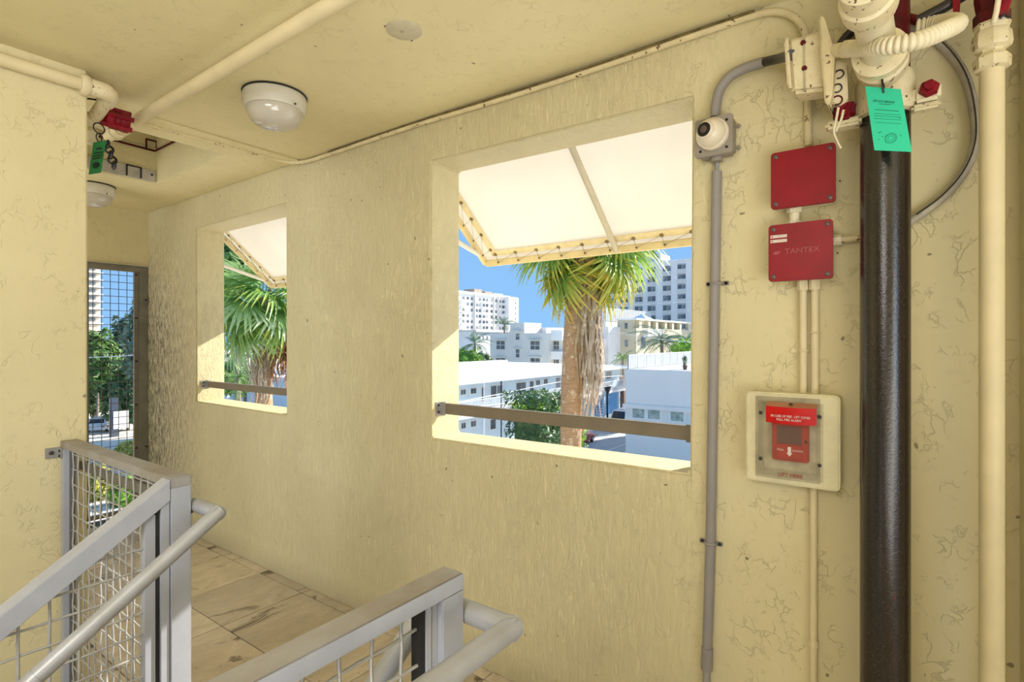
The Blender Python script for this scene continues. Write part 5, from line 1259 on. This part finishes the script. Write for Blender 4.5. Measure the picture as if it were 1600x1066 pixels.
for u in (944, 967): 
    p = atY(u, 620, YM - 1.6); MB().box((p.x - .12, YM - 1.7, GZ), (p.x + .12, YM - 1.46, zf - .18)).build('column', 'blue_wall', mot)
a, b = atY(925, 630, YM - .05).x, 63.6
MB().box((a, YM - .06, GZ + .9), (b, YM + .01, zf - .18)).build('lower_wall', 'blue_deep', mot)
s0 = MB(); xs0 = atY(930, 640, YM - 1).x
for k in range(11): s0.box((xs0 + k * .28, YM - 1.3, GZ + .2 + k * .3), (xs0 + k * .28 + .28, YM - .4, GZ + .26 + k * .3))
s0.build('stair_treads', 'white_metal', mot)
MB().box((63.62, 29.0, GZ), (70, 36, -3.6)).build('side_block', 'brown_wall', mot)
bl2 = bld('blue_house', 'pale blue wall with a white roof edge behind the far palm', 'blue_wall', 23, 31, 47.5, 60, -1.25)
MB().box((22.6, 46.7, -1.25), (31.3, 60, -0.95)).build('roof', 'roof_white', bl2)
for u in (384, 428): 
    p = atY(u, 620, 46.8); MB().box((p.x - .1, 46.8, GZ), (p.x + .1, 47.0, -1.25)).build('column', 'white_metal' if u > 400 else 'bar_bronze', bl2)
MB().box((23, 46.1, -6.0), (31, 47.5, -5.7)).build('balcony_slab', 'white_wall', bl2)

# ------------------------------------------------------------------ grey three storey block
XG_ = 74.0
gb = bld('apartment_block', 'grey three storey block with dark paired windows behind the motel', 'grey_wall', XG_, 88, 46.9, 58.7, HC + 1.1)
MB().box((XG_, 51.5, HC + 1.1), (79.2, 54.4, HC + 2.85)).build('roof_block', 'grey_wall', gb)
MB().box((XG_ - .1, 51.4, HC + 1.0), (79.3, 54.5, HC + 1.5)).build('roof_ledge', 'grey_wall', gb)
MB().box((79.2, 50.5, HC + 1.1), (86, 51.6, HC + 2.1)).build('roof_block', 'white_wall', gb)
MB().box((76, 44.9, GZ), (88, 46.9, HC + 1.5)).build('side_wing', 'grey_wall', gb)
MB().box((75, 44.8, HC - .1), (76, 46.9, HC + 1.55)).build('balcony_parapet', 'white_bright', gb)
MB().box((75, 44.8, HC - 3.2), (76, 46.9, HC - 1.9)).build('balcony_parapet', 'white_wall', gb)
for px_, nx, ny in (((775.8, 532.5, 789.3, 546.2), 2, 2), ((829, 532.8, 843.7, 546.8), 2, 2), ((806, 518.5, 812, 531.5), 1, 2), ((806, 545.5, 812, 559), 1, 2), ((775, 559.5, 790, 572), 2, 2), ((829, 559.5, 844, 572), 2, 2)):
    win(gb, 'X', XG_, px_, nx, ny, 'grey_wall', 'pane', True, .09)
win(gb, 'X', 76, (865.7, 533, 873.8, 546.7), 2, 2, 'grey_wall', 'pane', False, .09)
win(gb, 'X', 76, (863, 558, 874, 570), 2, 1, 'grey_wall', 'pane', False, .09)

# ------------------------------------------------------------------ far white tower on the left
YT = 175.0; ztp = HC + 22.6
tw = bld('tower_block', 'distant white ten storey tower with rows of balconies at the left of the view', 'white_bright', 170, 237, YT, YT + 30, ztp)
MB().box((168, YT - .8, ztp - .1), (237, YT + 30, ztp + 1.0)).build('roof', 'white_bright', tw)
xw_ = 232.6; MB().box((xw_, YT - 3.3, GZ), (241.4, YT + 20, ztp + .3)).build('stair_tower', 'white_bright', tw)
for (u0, u1, v0, m) in ((741, 753, 452, 'equipment'), (758, 769, 456, 'equipment'), (772, 786, 459, 'grey_wall')):
    a, b = atY(u0, 455, YT + 5).x, atY(u1, 455, YT + 5).x; MB().box((a, YT + 5, ztp + .9), (b, YT + 12, atY((u0 + u1) / 2, v0, YT + 5).z)).build('roof_unit', m, tw)
def grid_windows(t, face, val, us, zs, w_, h, mats, name='window', dep=.12):
    me = {}
    for i, u in enumerate(us):
        c = (atX if face == 'X' else atY)(u, 500, val)
        for k, z in enumerate(zs):
            m = mats[(i + k * 3) % len(mats)]; key = m
            pos = (val, c.y, z) if face == 'X' else (c.x, val, z)
            if key not in me:
                sz = (dep, w_, h) if face == 'X' else (w_, dep, h)
                o = MB().cbox(pos, sz).build(name, m, None, origin=pos); me[key] = o.data; bpy.data.objects.remove(o)
            share(me[key], name, pos, t)
zs = [ztp - 2.2 - 2.85 * k for k in range(7)]
grid_windows(tw, 'Y', YT, (724, 731, 737, 744.5, 750, 756, 761, 768, 775, 781, 786), zs, 1.7, 1.4, ['pane_grey', 'pane', 'pane_grey', 'grey_wall'])
grid_windows(tw, 'Y', YT, (722, 754, 759, 764, 786), [z - 1.45 for z in zs], 2.6, .95, ['white_bright'], 'balcony', 2.4)
grid_windows(tw, 'Y', YT, (741, 771, 778), [ztp - 10], .5, 20, ['grey_wall'], 'pier', 1.6)
grid_windows(tw, 'Y', YT - 3.3, (805.5,), [z - .6 for z in zs[:5]], .9, 1.4, ['pane_grey'])
# white two storey house below it
wh = bld('white_house', 'low white house with small windows in front of the left tower', 'white_bright', 92, 118, 77, 90, HC + 1.7)
MB().box((91.6, 76.5, HC + 1.7), (118.2, 90, HC + 2.2)).build('roof', 'grey_wall', wh)
MB().box((86, 84, HC - .8), (92, 96, HC + .8)).build('side_wing', 'white_wall', wh)
for px_ in ((747, 525, 751, 530), (754, 525, 756, 531), (760, 525, 762.5, 531), (748, 541, 752, 546)): win(wh, 'Y', 77, px_, 1, 1, 'white_bright', 'pane_grey', False, .1)

# ------------------------------------------------------------------ white house and beige villa behind the palm
wb = bld('white_villa', 'white villa with a small balcony just right of the palm trunk', 'white_wall', 90, 95, 44.0, 56, HC + 2.4)
MB().box((89, 44.6, HC - 1.2), (90, 50, HC + .2)).build('parapet', 'white_bright', wb)
MB().box((88.6, 45.0, HC - 3.15), (90, 47.3, HC - 2.9)).build('balcony_slab', 'white_bright', wb)
MB().box((88.6, 45.0, HC - 2.9), (88.7, 47.3, HC - 1.8)).build('balcony_rail', 'grey_wall', wb)
win(wb, 'X', 90, (933, 534, 937.5, 551), 1, 1, 'white_wall', 'pane')
MB().box((105, 52, GZ), (130, 60, HC + 6.6)).build('rear_block', 'white_wall', wb)
mb = MB()
for k in range(26): mb.box((105.2 + k * .95, 51.9, HC + 4.0), (105.7 + k * .95, 52.0, HC + 6.9))
mb.build('ribbed_parapet', 'white_bright', wb)
bv = bld('beige_villa', 'beige villa with a columned loggia behind the white roof terrace', 'beige_dark', 95, 128, 40.8, 44.6, HC + 2.2)
MB().box((95, 41.5, HC + 2.2), (101, 44.6, HC + 3.7)).build('wall', 'beige_dark', bv)
MB().box((94.8, 40.6, HC + 3.7), (130, 44.8, HC + 4.0)).build('roof', 'white_bright', bv)
MB().box((101, 43.6, HC + 2.2), (128, 44.4, HC + 3.7)).build('loggia_wall', 'beige_wall', bv)
for u in (1000, 1014, 1026, 1040, 1051, 1063, 1076):
    p = atY(u, 507, 40.9); MB().box((p.x - .55, 40.8, HC + 2.2), (p.x + .55, 41.5, HC + 3.7)).build('column', 'beige_wall', bv)
a, b = atY(1006, 520, 40.6).x, atY(1032, 520, 40.6).x
MB().box((a, 39.8, HC + .5), (b, 40.8, HC + 2.0)).build('balcony', 'white_wall', bv)
cx_ = atY(1018, 496, 40.6).x
MB().lathe([(2.6, 0), (1.3, .5), (.05, 1.1)], (cx_, 42.6, HC + 4.0), (0, 0, 1), 4).build('roof_peak', 'white_bright', bv)
win(bv, 'X', 95, (976, 504.5, 981, 514), 1, 1, 'beige_dark', 'pane', False, .08); win(bv, 'X', 95, (976, 531, 981.5, 542), 1, 1, 'beige_dark', 'pane_grey', False, .08)
win(bv, 'Y', 40.8, (1001, 525, 1008, 545), 1, 1, 'beige_wall', 'pane', False, .1)

# ------------------------------------------------------------------ tall white tower on the right
XT = 155.0; ztr = HC + 22.5
tr = bld('tower_block', 'tall white tower with many square windows at the right of the view', 'pale_blue', XT, 190, 28, 82, ztr)
MB().box((XT - .3, 28, ztr), (190, 82, ztr + .7)).build('roof', 'white_bright', tr)
ya_, yb2_ = atX(1003, 405, XT + 4).y, atX(1032, 405, XT + 4).y
MB().box((XT + 4, yb2_, ztr), (XT + 12, ya_, ztr + 3.6)).build('roof_unit', 'grey_wall', tr)
z0w = atX(1018, 467, XT).z; zs = [z0w + 2.87 * k for k in range(-4, 4)]
for u, nn in ((1018, 0), (1042, 0), (1065, 1.0 / 2.87), (998, 0), (975, 0), (956, 0), (942, 0), (1090, .3)):
    zz = [z + nn for z in zs if z + nn < ztr - .6]
    grid_windows(tr, 'X', XT, (u - 3.2, u + 3.2), zz, 1.15, 1.5, ['pane_grey', 'pane'])
    grid_windows(tr, 'X', XT, (u,), [z - 1.45 for z in zz], 2.6, .9, ['grey_wall'], 'balcony', .5)
for k in range(-4, 5):
    MB().box((XT - .12, 28, z0w + 2.87 * k - 2.0), (XT, 82, z0w + 2.87 * k - 1.9)).build('string_course', 'white_bright', tr)

# ------------------------------------------------------------------ pale building with the roof terrace
XP_ = 44.7; zt = HC - 2.62
pb = bld('terrace_building', 'pale blue white building with a railed roof terrace at the right', 'pale_blue', XP_, 62, -8, 20.2, zt - .05)
MB().box((XP_ - .06, -8, zt - .82), (62.1, 20.26, zt)).build('parapet', 'pale_blue', pb, bevel=.02)
zl = HC - 5.62
MB().box((XP_ - .35, -8, zl - .35), (XP_, 20.35, zl)).build('ledge', 'pale_blue', pb, bevel=.03)
MB().box((XP_ - .1, -8, zl - 2.1), (XP_, 20.2, zl - .35)).build('siding', 'white_wall', pb)
for px_ in ((988, 637.5, 1008, 654), (1012, 639.3, 1032, 656), (1047.5, 642.3, 1069, 659)):
    win(pb, 'X', XP_ - .1, px_, 1, 1, 'white_bright', 'pane_green', False, .11)
for u in (1035, 1045, 1072):
    p = atX(u, 650, XP_ - .1); MB().box((XP_ - .14, p.y - .05, zl - 1.9), (XP_ - .1, p.y + .05, zl - .35)).build('batten', 'pale_blue', pb)
MB().box((XP_ + .2, 20.0, zt + 1.2), (62, 20.08, zt + 1.3)).build('terrace_rail', 'white_metal', pb)
MB().box((XP_ + .2, 20.0, zt + .12), (62, 20.08, zt + .18)).build('terrace_rail', 'white_metal', pb)
mb = MB(); x = XP_ + .2
while x < 62:
    mb.box((x, 20.01, zt), (x + .05, 20.06, zt + 1.2)); x += .19
o = mb.build('pickets', 'white_metal', pb); o['kind'] = 'stuff'
for k in range(9): MB().box((XP_ + .2 + k * 2.1, 19.98, zt), (XP_ + .3 + k * 2.1, 20.1, zt + 1.3)).build('post', 'white_metal', pb)
MB().box((XP_, -8, zt), (62, 20.1, zt + .02)).build('deck', 'asphalt', pb)
t = thing('potted_plant', 'small dark cypress pot plant on the white roof terrace', 'plant', (47.0, 15.7, zt))
MB().lathe([(.14, 0), (.2, .35), (.2, .38)], (47.0, 15.7, zt + .02), (0, 0, 1), 12).build('pot', 'brown_wall', t); cloud('foliage', 'leaf_dark', t, (47.0, 15.7, zt + .85), (.22, .22, .5), 160, .10, 3)

# ------------------------------------------------------------------ vehicles
def car(name, label, loc, rz, body, L=4.5, W=1.8, H=1.5, suv=False):
    t = thing(name, label, 'car', loc); z = loc[2]; m = Matrix.Rotation(rz, 3, 'Z'); o = Vector(loc)
    def T(p): return o + m @ Vector(p)
    h = L / 2; belt = .52 * H + .08
    prof = [(-h, .35), (-h + .02, belt - .08), (-h + .25, belt), (h - 1.15, belt), (h - .15, belt - .16), (h, .45), (h - .05, .28), (-h + .05, .28)]
    MB().prism([T((x, -W / 2, zz)) for x, zz in prof], m @ Vector((0, W, 0))).build('body', body, t, bevel=.05, smooth=40)
    r0, r1 = (-h + .12, h - 1.75) if suv else (-h + .85, h - 1.95)
    lo0, lo1 = (-h + .05, h - 1.15) if suv else (-h + .2, h - 1.15); ins = .16
    q0 = [T((lo0, -W / 2 + .03, belt - .01)), T((lo1, -W / 2 + .03, belt - .01)), T((lo1, W / 2 - .03, belt - .01)), T((lo0, W / 2 - .03, belt - .01))]
    q1 = [T((r0, -W / 2 + ins, H)), T((r1, -W / 2 + ins, H)), T((r1, W / 2 - ins, H)), T((r0, W / 2 - ins, H))]
    MB().hexa(q0, q1).build('cabin', body, t, bevel=.04, smooth=40)
    def band(a, b, c, d, f0, f1, g0, g1, off):
        A = lambda u, v: (a.lerp(b, u)).lerp(d.lerp(c, u), v) + off
        q = [A(f0, g0), A(f1, g0), A(f1, g1), A(f0, g1)]; return MB().hexa([x - off * .8 for x in q], q)
    for s, (i, j) in ((-1, (0, 1)), (1, (3, 2))):
        off = m @ Vector((0, s * .012, .004))
        for f0, f1 in ((.05, .33), (.37, .63), (.67, .93)): band(q0[i], q0[j], q1[j], q1[i], f0, f1, .16, .84, off).build('side_window', 'car_glass', t)
    band(q0[1], q0[2], q1[2], q1[1], .08, .92, .12, .88, m @ Vector((.012, 0, .01))).build('windscreen', 'car_glass', t)
    band(q0[0], q0[3], q1[3], q1[0], .10, .90, .2, .85, m @ Vector((-.012, 0, .005))).build('rear_window', 'car_glass', t)
    for x in (-h + .85, h - .85):
        for s in (-1, 1):
            c = T((x, s * (W / 2 - .2), .34)); ax = m @ Vector((0, s, 0))
            w_ = MB().lathe([(.2, 0), (.33, .0), (.34, .03), (.34, .19), (.31, .22), (.2, .22)], c, ax, 18).build('wheel', 'tyre', t, smooth=40)
            MB().lathe([(.2, .2), (.18, .225), (.05, .23)], c, ax, 12).build('hub_cap', 'hub', w_)
    for s in (-1, 1): MB().cbox(T((-h + .01, s * (W / 2 - .22), belt - .2)), (.06, .2, .16), m).build('tail_light', 'car_red', t)
    return t
car('white_van', 'white station wagon parked between the motel and the pale terrace building', (56.2, 25.9, GR + .01), R(184), 'car_white', 4.6, 1.9, 2.15, True)
car('red_car', 'red car parked just right of the palm trunk', (46.0, 25.6, GR + .01), R(8), 'car_red', 4.4, 1.8, 1.5)
t = thing('street_lamp', 'dark street lamp post in front of the motel stair', 'street lamp', far(949, 600, 62.2) * 1)
p = far(949, 600, 62.2); ORG[t.name] = Vector((p.x, p.y, GR)); t.location = (p.x, p.y, GR)
MB().tube([(p.x, p.y, GR), (p.x, p.y, p.z - 1)], [.13, .10], 8).build('post', 'lamp_post', t); MB().lathe([(.12, 0), (.20, .15), (.42, .75), (.45, .95), (.18, 1.05)], (p.x, p.y, p.z - 1.2), (0, 0, 1), 8).build('lantern', 'lamp_post', t)

# ------------------------------------------------------------------ trees and shrubs
p = far(842, 650, 25); 
t = thing('clipped_tree', 'dense dark green clipped hedge tree left of the palm trunk', 'tree', (p.x, p.y, GR))
zt_ = far(842, 632, 25).z; MB().box((p.x - .8, p.y - .8, GR), (p.x + .8, p.y + .8, zt_ - .5)).build('core', 'leaf_dark', t)
cloud('foliage', 'leaf_dark', t, (p.x, p.y, (GR + zt_) / 2), (1.3, 1.3, (zt_ - GR) / 2 / .85), 5200, .15, 4, True)
cloud('sunlit_sprouts', 'leaf_lime', t, (p.x, p.y, zt_ - .05), (1.15, 1.15, .28), 900, .13, 5)  # top sprouts in lime, sun on the hedge top put into the colour
q = far(866, 628, 24.5)
t = thing('banana_plant', 'banana leaves standing up behind the clipped hedge tree', 'plant', (q.x, q.y, GR))
MB().cyl((q.x, q.y, GR), (q.x, q.y, q.z - .2), .08, 8).build('stem', 'leaf_mid', t)
for (u, v) in ((853, 628), (874, 619), (860, 622)):
    e_ = far(u, v, 24.5); c = Vector((q.x, q.y, q.z - .25)); d = e_ - c; s = d.cross(Vector((.6, .5, 0))).normalized() * .14
    MB().add([c, c + d * .5 + s, e_, c + d * .5 - s], [(0, 1, 2, 3)]).build('leaf', 'leaf_dark', t, fix=False)
p = far(909, 685, 20); t = thing('shrub', 'bright green slim shrub right of the palm trunk foot', 'shrub', (p.x, p.y, GR))
cloud('foliage', 'leaf_lime', t, (p.x, p.y, (GR + far(909, 655, 20).z) / 2), (.28, .28, (far(909, 655, 20).z - GR) / 2), 900, .12, 6)
FE = [feather_mesh('frond', 'leaf_grey', 2.3, 22, .45, .05, .55, 1), feather_mesh('frond', 'leaf_mid', 2.3, 22, .40, .05, .55, 2)]
def feather_palm(label, u, v, s, sc, n, seed, which=0, grp=None):
    c = far(u, v, s); rnd = random.Random(seed); t = thing('feather_palm', label, 'palm tree', (c.x, c.y, GR), grp)
    MB().tube([(c.x, c.y, GR), (c.x + .2, c.y, (GR + c.z) / 2), (c.x, c.y, c.z)], [.18 * sc, .15 * sc, .11 * sc], 8).build('trunk', 'tree_bark', t, smooth=60)
    for i in range(n): put(FE[which], 'frond', t, c, 6.283 * i / n + rnd.uniform(-.3, .3), R(rnd.choice([-55, -35, -15, 5, 20]) + rnd.uniform(-8, 8)), rnd.uniform(-.3, .3), sc * rnd.uniform(.8, 1.1))
    return t
feather_palm('small coconut palm at the far left of the large opening', 742, 538, 80, 1.5, 13, 1, 0)
feather_palm('grey green coconut palm behind the roof terrace, left of the pair', 1034, 535, 72, 2.0, 18, 2, 0)
feather_palm('grey green coconut palm behind the roof terrace, at the opening edge', 1072, 538, 70, 1.9, 16, 3, 0)
feather_palm('dark little palm at the corner of the terrace building', 973, 562, 82, 1.2, 12, 5, 1)
feather_palm('low yellowish palm leaves below the far opening palm', 372, 590, 20, .62, 12, 6, 1)
feather_palm('little palm on the roof line of the grey block', 788, 508, 110, 1.5, 11, 7, 0)
def bush(label, u, vt, vb, s, wpx, mat, n, leaf, seed, name='bush', stem=True):
    z1, z0 = far(u, vt, s).z, far(u, vb, s).z; p = far(u, vt, s); r = wpx / 2 * s / 850
    t = thing(name, label, 'tree' if name == 'tree' else 'bush', (p.x, p.y, GR))
    MB().tube([(p.x, p.y, GR), (p.x + .1, p.y, (z0 + z1) / 2)], [.04 * r + .08, .05], 8).build('trunk', 'tree_bark', t)
    cloud('foliage', mat, t, (p.x, p.y, (z0 + z1) / 2), (r, r, (z1 - z0) / 2), n, leaf, seed, hollow=.3); return t
bush('lime green bush at the left end of the motel roof', 728, 546, 580, 80, 50, 'leaf_lime', 1500, .40, 11)
bush('dark green bush beside the lime bush behind the motel', 752, 552, 580, 82, 34, 'leaf_dark', 900, .40, 12)
bush('green bush spilling over behind the terrace railing', 1072, 528, 566, 66, 46, 'leaf_lime', 900, .28, 13)
bush('round pale tree beyond the screen, right of the sandy tower', 196, 502, 610, 70, 44, 'leaf_grey', 3200, .55, 14, 'tree')
bush('mid green tree at the left of the screen', 152, 522, 610, 62, 60, 'leaf_mid', 3000, .5, 15, 'tree')
bush('pale green tree at the right edge of the screen', 222, 478, 600, 58, 46, 'leaf_grey', 2600, .5, 16, 'tree')
bush('dark tree mass low behind the screen on the right', 200, 570, 668, 60, 62, 'leaf_dark', 3400, .42, 17, 'tree')
bush('dark shade tree low behind the screen on the left', 148, 580, 650, 66, 40, 'leaf_dark', 2400, .42, 18, 'tree')
bush('yellow green bush low at the right of the screen', 204, 690, 722, 44, 44, 'leaf_yellow', 1400, .22, 19)
bush('yellow green bush seen under the railing behind the screen', 156, 728, 800, 34, 34, 'leaf_yellow', 1500, .22, 20)
bush('pale leafy bush seen through the railing mesh', 196, 745, 808, 33, 46, 'leaf_lime', 1500, .2, 21)
bush('leafy green crown behind the far opening palm', 366, 560, 620, 30, 60, 'leaf_mid', 1200, .22, 22)
bush('tall green crown high behind the far opening palm', 368, 372, 470, 24, 90, 'leaf_mid', 2200, .24, 23, 'tree')

# ------------------------------------------------------------------ what stands beyond the screen
st_ = bld('sand_tower', 'tall sand coloured apartment tower seen through the left of the screen', 'sand_tower', 46, 79, 262, 285, HC + 62)
zs = [HC + 8 + 2.9 * k for k in range(11)]
grid_windows(st_, 'Y', 262, (141.5, 146.5), zs, 1.1, 1.5, ['pane_grey'])
grid_windows(st_, 'Y', 262, (144, 152.5), [z - 1.5 for z in zs], 3.2, .5, ['white_bright'], 'balcony', 1.6)
gw = thing('garden_wall', 'long low pale garden wall crossing behind the screen', 'wall', (10, 66, GR))
a = far(130, 575, 72); b = far(220, 573, 72)
MB().box((a.x - 6, a.y, GR), (b.x + 8, a.y + .3, GR + 2.0)).build('panel', 'white_wall', gw)
pu = thing('power_line', 'pale overhead cable crossing behind the screen and the far opening', 'cable', far(140, 560, 40))
MB().tube(smooth_path([far(100, 560, 40), far(180, 557, 38), far(240, 553, 36), far(330, 548, 33), far(420, 546, 30), far(520, 548, 28)], 4), .035, 5).build('cable', 'power_line', pu)
for k, (pts, lab) in enumerate((
        (((640, 645, 24), (719, 628, 27), (800, 612, 32), (880, 596, 36), (945, 589, 44), (979, 587, 48.0)), 'upper pale cable strung in front of the motel'),
        (((640, 668, 24), (719, 640, 27), (800, 629, 32), (880, 612, 36), (945, 604, 44), (979, 602, 48.0)), 'lower pale cable strung in front of the motel'),
        (((952, 480, 117), (1000, 476, 80), (1050, 473, 60), (1120, 468, 38)), 'pale cable crossing in front of the right tower'),
        (((937, 511, 99.8), (965, 519, 80), (1000, 526, 64), (1060, 533, 50), (1120, 536, 43)), 'sagging pale cable crossing in front of the beige villa'))):
    q = [far(*x) for x in pts]; t = thing('power_line', lab, 'cable', q[1]); MB().tube(smooth_path(q, 4), .024, 5).build('cable', 'power_line', t)
t = thing('sign_post', 'blue grey kiosk post standing on the paving beyond the screen', 'post', far(178, 660, 56)); p = far(178, 640, 56)
ORG[t.name] = Vector((p.x, p.y, GR)); t.location = (p.x, p.y, GR)
MB().box((p.x - .35, p.y - .3, GR), (p.x + .35, p.y + .3, GR + 4.0)).build('column', 'car_dark', t, bevel=.05)
MB().box((p.x - .15, p.y - .34, GR + .8), (p.x + 1.2, p.y - .28, GR + 2.6)).build('panel', 'pale_blue', t)
car('white_car', 'white car parked beyond the screen near the dark trees', (far(158, 660, 60).x, far(158, 660, 60).y, GR + .02), R(60), 'car_white', 4.3, 1.8, 1.5)
